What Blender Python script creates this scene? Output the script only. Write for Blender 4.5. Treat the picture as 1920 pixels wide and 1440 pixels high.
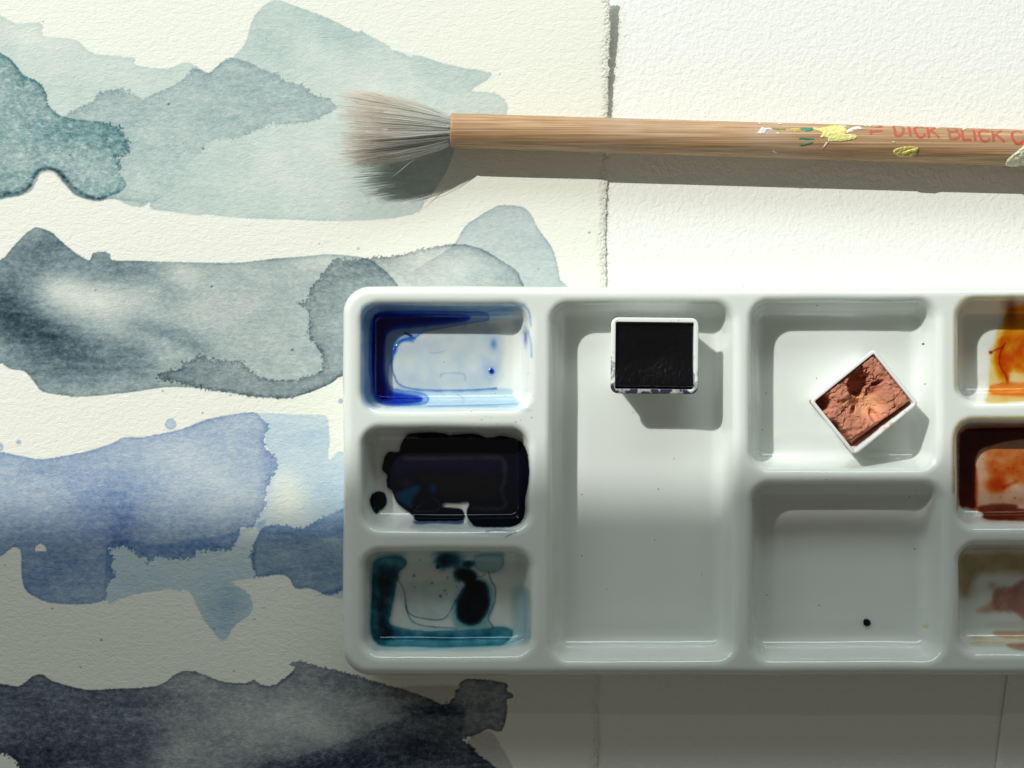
import bpy, math, numpy as np
from mathutils import Vector

# ------------------------------------------------------------------ reset
for o in list(bpy.data.objects):
    bpy.data.objects.remove(o, do_unlink=True)
sc = bpy.context.scene
col = sc.collection

MM = 0.001
CAM_H = 360.0            # camera height over the paper, mm
S = 0.12                 # mm on the paper per photo pixel
LX, LY, LZ = -0.53, 0.55, 0.645      # direction towards the sunbeam's source
_n = math.sqrt(LX*LX+LY*LY+LZ*LZ); LX, LY, LZ = LX/_n, LY/_n, LZ/_n
SHADE_PY = 975.0         # photo row where the blind's shade starts on the paper

# ------------------------------------------------------------------ camera
cam = bpy.data.cameras.new("camera")
cam_o = bpy.data.objects.new("camera", cam); col.objects.link(cam_o)
cam_o.location = (0, 0, CAM_H*MM)
cam.sensor_fit = 'HORIZONTAL'; cam.sensor_width = 36.0
cam.lens = 36.0*CAM_H/(1920*S)
cam.clip_start = 0.01; cam.clip_end = 20.0
sc.camera = cam_o

# ------------------------------------------------------------------ world and lights
w = bpy.data.worlds.new("World"); sc.world = w; w.use_nodes = True
bg = w.node_tree.nodes["Background"]
bg.inputs[0].default_value = (1.0, 0.96, 0.84, 1); bg.inputs[1].default_value = 0.115

def lamp(name, kind, loc, target, energy, color):
    l = bpy.data.lights.new(name, kind); o = bpy.data.objects.new(name, l); col.objects.link(o)
    o.location = loc
    d = Vector(target)-Vector(loc)
    o.rotation_euler = d.to_track_quat('-Z', 'Y').to_euler()
    l.energy = energy; l.color = color
    return l
D_SUN = 4.0
sun_pos = (LX*D_SUN, LY*D_SUN, LZ*D_SUN)
sb = lamp("sunbeam", 'SPOT', sun_pos, (0, 0, 0), 680.0, (1.0, 0.985, 0.93))
sb.shadow_soft_size = D_SUN*0.0047; sb.spot_size = math.radians(40); sb.spot_blend = 0.1
wl = lamp("window_light", 'AREA', (-0.12, 0.50, 0.31), (-0.02, 0.0, 0.0), 2.25, (0.88, 1.0, 1.0))
wl.shape = 'RECTANGLE'; wl.size = 1.05; wl.size_y = 0.13

vs = sc.view_settings
vs.view_transform = 'Standard'; vs.look = 'None'; vs.gamma = 1.0; vs.exposure = 0.0
vs.use_curve_mapping = False
sc.render.engine = 'CYCLES'
sc.cycles.use_denoising = True
sc.cycles.max_bounces = 10
sc.cycles.diffuse_bounces = 8
sc.cycles.transparent_max_bounces = 24
sc.cycles.caustics_reflective = False
sc.cycles.caustics_refractive = False

# ------------------------------------------------------------------ helpers
rng = np.random.RandomState(11)
_perm = rng.permutation(512); _perm = np.concatenate([_perm, _perm, _perm])
_ga = rng.rand(512)*2*math.pi
_gx, _gy = np.cos(_ga), np.sin(_ga)
def perlin(x, y, seed=0):
    x = np.asarray(x, float)+seed*17.31; y = np.asarray(y, float)+seed*9.77
    xi = np.floor(x).astype(int); yi = np.floor(y).astype(int)
    xf = x-xi; yf = y-yi
    u = xf*xf*xf*(xf*(xf*6-15)+10); v = yf*yf*yf*(yf*(yf*6-15)+10)
    def g(ix, iy, fx, fy):
        h = _perm[(_perm[ix & 511]+(iy & 511))]
        return _gx[h]*fx+_gy[h]*fy
    a = g(xi, yi, xf, yf); b = g(xi+1, yi, xf-1, yf)
    c = g(xi, yi+1, xf, yf-1); d = g(xi+1, yi+1, xf-1, yf-1)
    return ((a+(b-a)*u)*(1-v)+(c+(d-c)*u)*v)*1.5
def fbm(x, y, seed=0, oct=4, gain=0.5):
    t = 0; a = 1.0; n = 0
    for k in range(oct):
        t = t+a*perlin(x*2**k, y*2**k, seed+k*3); n += a; a *= gain
    return t/n
def sstep(a, b, x):
    t = np.clip((x-a)/(b-a), 0, 1); return t*t*(3-2*t)
def lin(c):
    c = np.asarray(c, float)/255.0
    return np.where(c <= 0.04045, c/12.92, ((c+0.055)/1.055)**2.4)
def absorb(colr, under):
    return -np.log(np.clip(lin(colr)/lin(under), 0.002, 4))
def smooth_poly(pts, k=3, closed=True):
    p = np.asarray(pts, float)
    if closed:
        p0, p1, p2, p3 = np.roll(p, 1, 0), p, np.roll(p, -1, 0), np.roll(p, -2, 0)
    else:
        q = np.vstack([p[:1], p, p[-1:]]); p0, p1, p2, p3 = q[:-3], q[1:-2], q[2:-1], q[3:]
    out = []
    for i in range(k):
        t = i/k
        out.append(0.5*((2*p1)+(p2-p0)*t+(2*p0-5*p1+4*p2-p3)*t*t+(3*p1-p0-3*p2+p3)*t**3))
    r = np.stack(out, 1).reshape(-1, 2)
    if not closed: r = np.vstack([r, p[-1:]])
    return r
def seg_dist(x, y, pts, closed=True):
    n = len(pts); d2 = np.full(x.shape, 1e12); ins = np.zeros(x.shape, bool)
    for i in range(n if closed else n-1):
        ax, ay = pts[i]; bx, by = pts[(i+1) % n]
        ex, ey = bx-ax, by-ay; l2 = ex*ex+ey*ey+1e-12
        t = np.clip(((x-ax)*ex+(y-ay)*ey)/l2, 0, 1)
        d2 = np.minimum(d2, (x-ax-t*ex)**2+(y-ay-t*ey)**2)
        if closed and abs(ey) > 1e-9:
            c = ((ay > y) != (by > y)) & (x < ex*(y-ay)/ey+ax)
            ins ^= c
    d = np.sqrt(d2)
    return np.where(ins, d, -d) if closed else d          # positive inside
def PX(px, py, z=0.0):
    k = S*(CAM_H-z)/CAM_H
    return (np.asarray(px, float)-960)*k, (720-np.asarray(py, float))*k

def mk(name, v_mm, faces, mat=None, parent=None, origin=(0, 0, 0), smooth=True, attrs=None, link=True):
    """faces: int array (n,k) or a list of such arrays / index lists; vertices in mm, world minus origin"""
    me = bpy.data.meshes.new(name)
    v = (np.asarray(v_mm, float)-np.asarray(origin, float))*MM
    fl = faces if isinstance(faces, list) else [faces]
    arrs = [np.asarray(f, np.int32) for f in fl if len(f)]
    arrs = [a if a.ndim == 2 else a[None, :] for a in arrs]
    me.vertices.add(len(v)); me.vertices.foreach_set("co", v.astype(np.float32).ravel())
    nl = sum(a.size for a in arrs); nf = sum(len(a) for a in arrs)
    me.loops.add(nl); me.loops.foreach_set("vertex_index", np.concatenate([a.ravel() for a in arrs]).astype(np.int32))
    me.polygons.add(nf)
    tot = np.concatenate([np.full(len(a), a.shape[1], np.int32) for a in arrs])
    st = np.concatenate([[0], np.cumsum(tot)[:-1]]).astype(np.int32)
    me.polygons.foreach_set("loop_start", st)
    me.polygons.foreach_set("loop_total", tot)
    me.polygons.foreach_set("use_smooth", np.full(nf, smooth))
    if attrs:
        for k, a in attrs.items():
            a = np.asarray(a, np.float32)
            if a.ndim == 1:
                at = me.attributes.new(k, 'FLOAT', 'POINT'); at.data.foreach_set("value", a)
            else:
                if a.shape[1] == 3: a = np.hstack([a, np.ones((len(a), 1), np.float32)])
                at = me.attributes.new(k, 'FLOAT_COLOR', 'POINT'); at.data.foreach_set("color", a.ravel())
    me.update(calc_edges=True); me.validate()
    o = bpy.data.objects.new(name, me)
    if mat: me.materials.append(mat)
    if link: col.objects.link(o)
    if parent:
        o.parent = parent; o.location = Vector(origin)*MM
    else:
        o.location = Vector(origin)*MM
    return o
def tag(o, label=None, cat=None, group=None, kind=None):
    if label: o["label"] = label
    if cat: o["category"] = cat
    if group: o["group"] = group
    if kind: o["kind"] = kind
    return o
def empty(name, loc_mm, rz=0):
    o = bpy.data.objects.new(name, None); col.objects.link(o)
    o.location = Vector(loc_mm)*MM; o.rotation_euler = (0, 0, rz); o.empty_display_size = 0.01
    return o
def grid_faces(nr, nc):
    i = np.arange(nr*nc).reshape(nr, nc)
    return np.stack([i[:-1, :-1].ravel(), i[:-1, 1:].ravel(), i[1:, 1:].ravel(), i[1:, :-1].ravel()], 1)
def compact(v, f, *arrs):
    used = np.zeros(len(v), bool)
    for a in (f if isinstance(f, list) else [f]): used[a.ravel()] = True
    m = np.cumsum(used)-1
    f2 = [m[a] for a in f] if isinstance(f, list) else m[f]
    return (v[used], f2)+tuple(a[used] for a in arrs)

# ---- material helpers
class Mat:
    def __init__(s, name):
        s.m = bpy.data.materials.new(name); s.m.use_nodes = True
        s.t = s.m.node_tree; s.n = s.t.nodes; s.l = s.t.links
        s.b = s.n["Principled BSDF"]; s.out = s.n["Material Output"]
    def node(s, kind, **kw):
        n = s.n.new(kind)
        for k, v in kw.items():
            if k.startswith('_'): setattr(n, k[1:], v)
            else:
                key = int(k[1:]) if k[0] == 'i' and k[1:].isdigit() else k.replace('_', ' ')
                n.inputs[key].default_value = v
        return n
    def link(s, a, b): s.l.new(a, b)
    def set(s, **kw):
        for k, v in kw.items(): s.b.inputs[k.replace('_', ' ')].default_value = v
        return s
    def math(s, op, a, b=None, c=None):
        n = s.n.new('ShaderNodeMath'); n.operation = op
        for i, q in enumerate((a, b, c)):
            if q is None: continue
            if hasattr(q, 'links'): s.l.new(q, n.inputs[i])
            else: n.inputs[i].default_value = q
        return n.outputs[0]
    def coords(s, sx=1.0, sy=1.0, sz=1.0):
        tc = s.n.new('ShaderNodeTexCoord'); mp = s.n.new('ShaderNodeMapping')
        mp.inputs['Scale'].default_value = (sx, sy, sz); s.l.new(tc.outputs['Object'], mp.inputs[0])
        return mp.outputs[0]
    def noise(s, vec, scale, detail=3.0, rough=0.5, dist=0.0):
        n = s.n.new('ShaderNodeTexNoise'); s.l.new(vec, n.inputs['Vector'])
        n.inputs['Scale'].default_value = scale; n.inputs['Detail'].default_value = detail
        n.inputs['Roughness'].default_value = rough; n.inputs['Distortion'].default_value = dist
        return n.outputs[0]
    def ramp(s, fac, stops):
        n = s.n.new('ShaderNodeValToRGB'); s.l.new(fac, n.inputs[0]); e = n.color_ramp.elements
        while len(e) < len(stops): e.new(0.5)
        for q, (p, c) in zip(e, stops):
            q.position = p; q.color = (c, c, c, 1) if np.isscalar(c) else tuple(c)+(1,)*(4-len(c))
        return n.outputs[0]
    def mix(s, fac, a, b, mode='MIX'):
        n = s.n.new('ShaderNodeMix'); n.data_type = 'RGBA'; n.blend_type = mode
        for i, q in ((0, fac), (6, a), (7, b)):
            if hasattr(q, 'links'): s.l.new(q, n.inputs[i])
            else: n.inputs[i].default_value = q if i == 0 else tuple(q)+(1,)*(4-len(q))
        return n.outputs[2]
    def bump(s, h, dist, strength=1.0, normal=None):
        n = s.n.new('ShaderNodeBump'); s.l.new(h, n.inputs['Height'])
        n.inputs['Distance'].default_value = dist; n.inputs['Strength'].default_value = strength
        if normal: s.l.new(normal, n.inputs['Normal'])
        s.l.new(n.outputs[0], s.b.inputs['Normal']); return n.outputs[0]
    def attr(s, name):
        n = s.n.new('ShaderNodeAttribute'); n.attribute_name = name; return n
    def base(s, sock): s.l.new(sock, s.b.inputs['Base Color'])

# ------------------------------------------------------------------ materials
def paper_mat(name, tint, horiz, rel, fine, pigment):
    m = Mat(name).set(Roughness=0.92, Specular_IOR_Level=0.15)
    v = m.coords(1.0, horiz, 1.0)
    n1 = m.noise(v, 640.0 if pigment else 840.0, 3.0, 0.55, 0.7 if pigment else 0.45)
    n2 = m.noise(v, fine, 2.0, 0.6, 0.3)
    h = m.math('ADD', m.math('MULTIPLY', n1, 0.72), m.math('MULTIPLY', n2, 0.28))
    m.bump(h, rel)
    big = m.noise(m.coords(), 14.0, 2.0)
    c = m.mix(m.math('MULTIPLY', big, 0.5), tint, tuple(t*0.955 for t in tint))
    if pigment:
        a = m.attr('pigment')
        g = m.node('ShaderNodeGamma'); m.link(a.outputs[0], g.inputs[0])
        # pigment settles in the hollows of the sheet
        gn = m.noise(m.coords(1, 1.25, 1), 900.0, 3.0, 0.7, 0.4)
        e = m.math('MULTIPLY_ADD', m.math('SUBTRACT', gn, 0.5), m.attr('grain').outputs['Fac'],
                   m.math('MULTIPLY_ADD', m.math('SUBTRACT', h, 0.5), -0.9, 1.0))
        m.link(m.math('MAXIMUM', e, 0.2), g.inputs[1])
        c = m.mix(1.0, c, g.outputs[0], 'MULTIPLY')
    m.base(c); return m.m
M_left = paper_mat('cream_watercolour_paper', (0.815, 0.825, 0.745), 1.7, 0.00018, 1700.0, True)
M_right = paper_mat('white_cold_press_paper', (0.86, 0.872, 0.825), 1.0, 0.00025, 1500.0, False)

def simple(name, c, rough=0.5, spec=0.5):
    m = Mat(name).set(Roughness=rough, Specular_IOR_Level=spec)
    m.b.inputs['Base Color'].default_value = tuple(c)+(1,); return m

m = simple('table_wood', (0.28, 0.2, 0.13), 0.6)
nz = m.noise(m.coords(1, 12, 1), 8, 5, 0.6); m.base(m.mix(nz, (0.22, 0.15, 0.09), (0.36, 0.26, 0.17)))
M_table = m.m

m = simple('glazed_porcelain', (0.77, 0.80, 0.765), 0.03, 0.75)
nb = m.noise(m.coords(), 45, 2); nb2 = m.noise(m.coords(), 9, 2)
m.base(m.mix(nb2, (0.72, 0.76, 0.725), (0.745, 0.78, 0.745)))
m.set(Subsurface_Weight=0.6, Subsurface_Scale=0.0016); m.b.inputs['Subsurface Radius'].default_value = (1.0, 1.0, 0.9)
m.bump(nb, 0.00012, 0.5)
M_porc = m.m

def film_mat(name, rough, scatter=(0, 0, 0), sc_fac=0.0, bump=0.0):
    m = Mat(name)
    tr = m.n.new('ShaderNodeBsdfTransparent'); m.link(m.attr('trans').outputs[0], tr.inputs[0])
    body = tr.outputs[0]
    if sc_fac > 0:
        df = m.n.new('ShaderNodeBsdfDiffuse'); m.link(m.attr('bodycol').outputs[0], df.inputs[0])
        mx0 = m.n.new('ShaderNodeMixShader')
        m.link(m.math('MULTIPLY', m.attr('body').outputs['Fac'], sc_fac), mx0.inputs[0])
        m.link(body, mx0.inputs[1]); m.link(df.outputs[0], mx0.inputs[2]); body = mx0.outputs[0]
    gl = m.n.new('ShaderNodeBsdfGlossy'); gl.inputs['Roughness'].default_value = rough
    lw = m.n.new('ShaderNodeLayerWeight'); lw.inputs[0].default_value = 0.5
    fres = m.math('MULTIPLY_ADD', m.math('POWER', lw.outputs['Facing'], 5.0), 0.95, 0.03)
    if bump:
        nn = m.noise(m.coords(), 300, 3); b = m.n.new('ShaderNodeBump'); m.link(nn, b.inputs['Height'])
        b.inputs['Distance'].default_value = bump; m.link(b.outputs[0], gl.inputs['Normal'])
    mx = m.n.new('ShaderNodeMixShader'); m.link(fres, mx.inputs[0])
    m.link(body, mx.inputs[1]); m.link(gl.outputs[0], mx.inputs[2]); m.link(mx.outputs[0], m.out.inputs[0])
    m.n.remove(m.b); return m.m
M_film = film_mat('watery_paint_film', 0.06)
M_ink = film_mat("wet_black_paint", 0.05, (0,0,0), 0.85)
M_clay = film_mat('chalky_paint_film', 0.3, (0.50, 0.24, 0.17), 0.75, 0.0001)

# ------------------------------------------------------------------ table and papers
def box_verts(x0, x1, y0, y1, z0, z1):
    v = np.array([[x, y, z] for z in (z0, z1) for y in (y0, y1) for x in (x0, x1)], float)
    f = np.array([[0, 2, 3, 1], [4, 5, 7, 6], [0, 1, 5, 4], [2, 6, 7, 3], [0, 4, 6, 2], [1, 3, 7, 5]])
    return v, f
v, f = box_verts(-420, 420, -330, 330, -26, -1.2)
tag(mk('table', v, f, M_table, smooth=False), kind='structure')

# under sheet: white cold-press, fills the right of the picture
def under_sheet():
    xs = np.linspace(-40, 210, 126); ys = np.linspace(-150, 150, 151)
    X, Y = np.meshgrid(xs, ys)
    Z = 0.12*fbm(X*0.012, Y*0.012, 5, 2)-0.25
    v = np.stack([X, Y, Z], -1).reshape(-1, 3)
    f = grid_faces(*X.shape)
    vb = v.copy(); vb[:, 2] -= 0.55
    n = len(v); nr, nc = X.shape; idx = np.arange(n).reshape(nr, nc)
    loop = np.concatenate([idx[0, :-1], idx[:-1, -1], idx[-1, :0:-1], idx[:0:-1, 0]])
    side = np.stack([loop, loop+n, np.roll(loop, -1)+n, np.roll(loop, -1)], 1)
    o = mk('paper_sheet', np.vstack([v, vb]), [f, f[:, ::-1]+n, side], M_right)
    return tag(o, "blank bright white cold press paper lying under the brush handle and palette", "paper",
               "sheets of watercolour paper")
under_sheet()

# ------------------------------------------------------------------ the painted washes (pigment on the paper, photo-pixel tracing)
PAPER = (243, 240, 230)
washes = []
def wash(pts, colr, under=PAPER, edge=0.35, ew=3.0, soft=2.0, rough=1.2, rz=None, ramp=3.0, blobs=(), var=0.25, grain=0.5,
         fade=None, dens=1.0):
    washes.append(dict(pts=pts, A=absorb(colr, under), edge=edge, ew=ew, soft=soft, rough=rough, rz=rz or [], ramp=ramp,
                       blobs=blobs, var=var, grain=grain, fade=fade, dens=dens))
# first band: pale green-grey
wash([(-30,46),(29,44),(78,44),(80,66),(120,71),(146,77),(171,98),(208,104),(252,109),(255,122),(314,128),(346,117),(368,124),(392,136),
      (412,120),(437,106),(459,82),(466,60),(472,40),(489,15),(507,2),(525,0),(547,9),(598,27),(642,47),(671,60),(680,54),(684,62),(730,86),(733,93),
      (750,97),(770,106),(786,104),(826,117),(874,128),(921,137),(912,151),(884,170),(928,174),(948,190),(952,204),(943,222),(900,250),
      (858,270),(850,288),(837,321),(815,357),(797,376),(786,397),(750,407),(706,412),(633,415),(540,412),(437,408),(383,401),(375,404),
      (321,397),(284,392),(281,379),(272,385),(266,388),(241,385),(215,373),(182,376),(146,369),(124,348),(106,324),(91,319),(73,323),
      (62,340),(52,357),(36,367),(0,373),(-30,375)], (205,214,209), edge=0.35, ew=3, soft=1.4, rough=1.8, var=0.4,
     blobs=[(640,60,80,30,0.4,0.5),(180,110,120,40,0.3,-0.25),(500,60,60,70,0,0.35),(690,150,120,60,0,-0.15),(560,330,160,60,0,-0.15),
            (40,60,60,30,0,-0.45),(740,350,70,50,0,0.5),(330,330,120,60,0,0.45),(300,120,60,14,0,-0.2)])
wash([(733,96),(786,104),(826,117),(874,128),(921,137),(912,151),(884,170),(840,176),(800,160),(772,140),(764,112)], (188,206,206), (203,217,214),
     edge=0.12, soft=3, rough=2.5, dens=0.55)
# the darker middle wash with its crinkled upper rim
wash([(-30,84),(0,98),(18,109),(33,126),(47,142),(73,153),(88,175),(91,197),(109,211),(113,222),(124,215),(146,201),(175,190),(182,175),
      (208,170),(233,168),(252,175),(272,184),(288,175),(321,160),(354,140),(361,128),(376,131),(392,137),(412,120),(434,108),(474,120),
      (496,133),(521,139),(529,149),(565,160),(583,173),(613,182),(627,193),(631,202),(613,215),(583,228),(545,232),(518,233),(510,230),
      (485,244),(467,252),(437,261),(405,263),(383,272),(379,284),(361,299),(350,316),(330,345),(285,380),(215,373),(182,375),(146,369),
      (124,348),(106,324),(91,319),(73,323),(62,340),(52,357),(36,366),(0,371),(-30,374)], (170,189,191), (203,217,214), edge=1.3, ew=2.6, dens=0.85,
     soft=1.6, rough=2.0, rz=[(110,190,75,9),(230,175,70,9),(330,150,60,7),(560,165,80,8),(470,250,110,9),(600,195,40,8)], var=0.35, grain=1.3,
     fade=[(350,330,110,70,0.9),(420,290,60,40,0.5),(280,350,60,40,0.8),(545,225,45,18,0.5)],
     blobs=[(515,205,40,20,0,0.5),(430,160,60,40,0,0.15),(300,230,60,40,0,-0.2)])
wash([(-30,86),(0,99),(18,110),(33,127),(47,143),(72,154),(87,176),(91,198),(108,213),(130,222),(165,226),(204,230),(233,248),(242,270),
      (240,290),(219,295),(228,310),(224,325),(237,345),(226,359),(204,368),(182,373),(157,366),(135,350),(120,334),(106,321),(91,317),
      (73,321),(64,335),(58,350),(44,359),(18,363),(-30,365)], (112,147,152), (168,187,190), edge=1.5, ew=2.6, soft=1.3, rough=1.8,
     rz=[(235,270,60,10),(230,300,40,11),(225,250,40,10)], var=0.9, grain=2.4, dens=0.30,
     fade=[(10,300,60,40,0.3)],
     blobs=[(125,250,50,24,0.2,2.2),(205,255,42,26,0.6,2.4),(30,250,60,30,0,0.7),(40,170,40,40,0,0.5),(60,290,50,20,0,-0.3),(150,320,70,30,0,-0.5),(20,335,50,14,0,0.6)])
wash([(-30,352),(0,357),(20,360),(44,354),(58,345),(64,330),(73,318),(91,313),(108,318),(122,331),(137,348),(158,363),(182,371),(200,369),
      (185,377),(157,371),(132,355),(115,337),(104,325),(91,321),(75,325),(67,340),(60,354),(46,363),(20,368),(-30,369)], (70,95,105), (130,160,165),
     edge=0.3, ew=2, soft=4.0, rough=1.5, dens=0.75, grain=0.6)
# second band: slate grey
wash([(-30,497),(-7,489),(7,484),(22,466),(44,442),(60,430),(71,427),(95,435),(120,457),(146,477),(164,487),(170,486),(174,475),(190,472),
      (206,476),(210,488),(255,489),(310,491),(401,493),(456,492),(503,486),(583,480),(620,477),(700,490),(760,560),(760,650),(700,700),(642,705),(620,719),
      (583,735),(540,747),(503,746),(456,741),(412,734),(365,727),(310,726),(255,734),(204,740),(146,744),(117,741),(80,734),(66,719),
      (47,697),(22,692),(7,684),(4,680),(-30,679)], (178,187,186), edge=1.1, ew=2.2, soft=1.3, rough=1.2, var=0.3, grain=1.1,
     fade=[(600,490,60,16,0.45)],
     blobs=[(20,585,60,50,0.35,1.5),(0,560,40,50,0,0.9),(70,615,90,30,0.35,1.6),(130,650,90,40,0.3,1.3),(60,500,80,55,-0.4,1.2),(90,460,50,30,0,1.0),
            (60,660,90,40,0.2,1.1),(110,540,60,30,0.2,-0.75),(190,570,80,34,0.3,-0.45),(190,500,70,30,0,0.9),(250,510,60,24,0,0.6),(320,555,26,22,0.2,0.5),(150,700,110,34,0,0.9),
            (290,690,70,40,0,0.35),(300,620,60,18,0.3,0.8),(370,650,60,16,0.4,0.7),(230,660,46,30,0.5,0.55),(420,580,60,40,0,-0.15),(260,655,30,40,0,0.5),(345,515,30,18,0,-0.4)])
# crinkled bloom of the second band running under the palette
wash([(700,482),(680,483),(633,485),(627,486),(616,497),(605,513),(591,528),(580,546),(576,564),(558,569),(574,579),(578,597),(580,630),
      (593,648),(603,666),(605,684),(598,699),(569,708),(525,712),(492,708),(470,695),(452,677),(419,675),(394,675),(374,664),(357,675),
      (339,677),(339,690),(310,695),(292,710),(314,715),(343,721),(365,727),(412,734),(456,741),(503,746),(540,747),(583,735),(620,719),
      (642,705),(720,690),(900,640),(990,580),(977,525),(968,507),(946,492),(910,470),(881,460),(844,458),(793,467),(764,474),(720,481)],
     (158,168,171), (182,190,191), edge=3.6, ew=2.6, soft=1.1, rough=2.0, rz=[(585,560,90,8),(600,660,60,8),(380,690,110,10),(500,700,90,7),(720,480,110,8),(640,485,50,10)],
     var=0.35, grain=1.1, blobs=[(690,500,70,22,0,1.3),(640,510,50,30,0,0.8),(600,600,24,50,0,0.25),(380,700,70,16,0.1,0.7),(560,725,80,14,0,0.1),(760,520,60,20,0,0.4),(880,500,70,30,0,-0.5)])
wash([(852,458),(870,427),(899,405),(925,390),(939,385),(979,388),(997,405),(1008,427),(1034,463),(1045,496),(1050,525),(1060,570),(700,600),(760,520),(820,480)],
     (193,201,201), edge=1.0, ew=2.0, soft=1.4, rough=1.2, var=0.3, grain=0.7, fade=[(740,540,120,90,1.0),(850,500,60,40,0.4)])
# third band: blue violet
wash([(-30,846),(0,848),(22,851),(58,859),(84,861),(120,855),(164,846),(211,831),(233,820),(266,820),(303,813),(343,804),(386,787),
      (430,778),(470,773),(485,777),(498,791),(505,798),(498,815),(498,837),(510,848),(521,866),(516,884),(505,906),(498,924),(498,953),
      (483,972),(474,990),(452,990),(448,1008),(434,1030),(412,1032),(375,1032),(361,1046),(321,1048),(295,1044),(273,1059),(277,1048),
      (255,1041),(251,1033),(230,1026),(215,1030),(204,1030),(215,1050),(210,1063),(215,1077),(200,1106),(199,1121),(182,1130),(142,1133),
      (95,1130),(66,1119),(46,1103),(40,1070),(40,1041),(35,1028),(22,1027),(0,1043),(-30,1045)], (175,188,206), edge=0.9, ew=2.4, soft=1.5,
     rough=1.4, rz=[(505,860,80,7),(495,950,60,8),(350,1045,120,9),(210,1070,60,8),(240,1035,50,9)], var=0.35, grain=1.1,
     blobs=[(215,960,70,60,0,0.7),(225,985,20,40,0,0.7),(190,900,120,50,0,0.25),(100,1070,110,70,0,0.9),(80,1000,120,30,0,0.4),(340,870,70,40,0,-0.35),(400,1020,120,40,0,0.35),(490,1000,50,40,0,0.2),
            (290,1010,90,40,0,0.3),(430,930,60,40,0,-0.3),(505,880,14,70,0,0.4),(60,880,80,25,0,0.1)])
wash([(460,772),(474,773),(569,778),(607,778),(616,793),(618,829),(616,859),(624,858),(645,845),(760,850),(760,1000),(640,1010),(560,1005),(490,1000),(483,972),(498,953),
      (498,924),(505,906),(516,884),(521,866),(510,848),(498,837),(498,815),(505,798),(498,791),(485,777)], (204,217,224), edge=0.3, ew=2.5, soft=1.6,
     rough=1.6, rz=[(640,850,30,5)], var=0.4, grain=0.5, fade=[(540,940,36,36,0.85),(530,900,24,24,0.5)], blobs=[(560,820,40,25,0,0.4),(600,815,30,20,0,0.3),(630,930,50,60,0,0.5)])
wash([(482,1008),(496,988),(530,984),(569,990),(598,972),(625,962),(660,950),(760,960),(760,1100),(660,1110),(650,1109),(638,1107),(627,1114),(613,1116),(580,1103),
      (554,1103),(543,1085),(525,1077),(481,1082),(478,1077),(470,1041)], (140,162,190), (225,230,232), edge=0.7, ew=2.6, soft=2.2, rough=1.6,
     rz=[(575,985,70,6),(478,1050,40,6),(630,1110,30,5)], var=0.35, grain=0.9, blobs=[(540,1010,60,16,0,0.5),(600,1070,60,30,0,0.35),(630,960,40,20,0,-0.4)], fade=[(620,960,50,14,0.5)])
wash([(199,1126),(226,1123),(255,1114),(288,1109),(300,1108),(317,1104),(335,1110),(345,1106),(359,1113),(366,1130),(379,1157),(401,1187),(412,1199),(425,1198),(441,1172),(467,1154),
      (474,1132),(463,1110),(436,1092),(474,1085),(482,1082),(478,1050),(486,1005),(500,975),(470,985),(430,1000),(380,1010),(300,1020),(225,1010),(200,1030)],
     (200,213,219), edge=0.12, ew=3, soft=1.6, rough=1.8, rz=[(330,1108,30,5)], var=0.3, grain=0.4, blobs=[(420,1140,40,50,0,0.7),(440,1130,30,40,0,0.4),(480,1010,20,30,0,-0.4),(260,1090,60,20,0,0.2)])
wash([(590,1118),(613,1116),(640,1122),(700,1130),(700,1090),(640,1100)], (205,215,222), edge=0.1)
# fourth band: near-black ink wash
wash([(-30,1280),(0,1282),(35,1287),(61,1268),(80,1265),(97,1276),(158,1293),(208,1292),(294,1286),(333,1262),(361,1258),(389,1268),(422,1279),
      (461,1281),(475,1275),(489,1283),(510,1286),(528,1276),(552,1253),(542,1245),(562,1239),(587,1247),(635,1257),(685,1272),(720,1282),
      (755,1292),(805,1310),(830,1320),(850,1310),(852,1300),(860,1290),(866,1277),(887,1273),(947,1280),(950,1295),(960,1300),(962,1308),
      (950,1312),(951,1332),(941,1370),(917,1367),(905,1372),(890,1379),(870,1387),(882,1397),(900,1417),(925,1437),(935,1480),(300,1500),(30,1480),
      (34,1440),(20,1420),(0,1412),(-30,1412)], (160,164,168), edge=1.2, ew=2.4, soft=1.4, rough=1.4,
     rz=[(640,1262,140,5),(850,1310,30,5),(880,1400,40,7),(20,1430,40,8)], var=0.35, grain=1.5,
     blobs=[(60,1340,130,70,0,0.75),(180,1370,150,70,0,0.65),(40,1420,120,40,0.1,1.1),(250,1310,80,20,0,0.7),(20,1290,60,25,0,0.6),(120,1430,120,30,0,0.8),(240,1410,60,50,0.5,0.6),
            (480,1340,90,40,0,-0.25),(580,1360,70,34,0.2,-0.4),(340,1400,60,26,-0.6,-0.45),(700,1420,130,34,-0.2,1.1),(800,1400,90,50,0,0.8),(600,1450,120,30,0,1.4),(810,1330,60,14,0,1.6),(900,1320,50,40,0,0.25),
            (700,1300,60,20,0.3,0.35),(620,1285,70,20,0.3,0.3),(660,1310,80,18,0.35,-0.3),(640,1370,60,40,0,-0.1),(870,1420,60,26,0,0.8)])
wash([(500,1430),(560,1420),(620,1400),(680,1380),(720,1360),(760,1345),(800,1330),(840,1322),(870,1335),(872,1360),(862,1385),(885,1400),(905,1425),(920,1450),(930,1490),(480,1490)],
     (98,102,112), (128,132,138), edge=0.5, ew=4, soft=5, rough=3, rz=[(760,1350,120,7),(600,1420,120,8)], var=0.7, grain=1.5, dens=0.75)
wash([(890,1378),(920,1372),(940,1400),(962,1440),(968,1480),(900,1480),(880,1400)], (206,204,198), edge=0.12, soft=2, rough=2)
wash([(720,1300),(760,1288),(860,1286),(852,1302),(850,1312),(826,1322),(760,1312)], (205,200,190), edge=0.05, soft=4, rough=2, dens=0.9)
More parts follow.
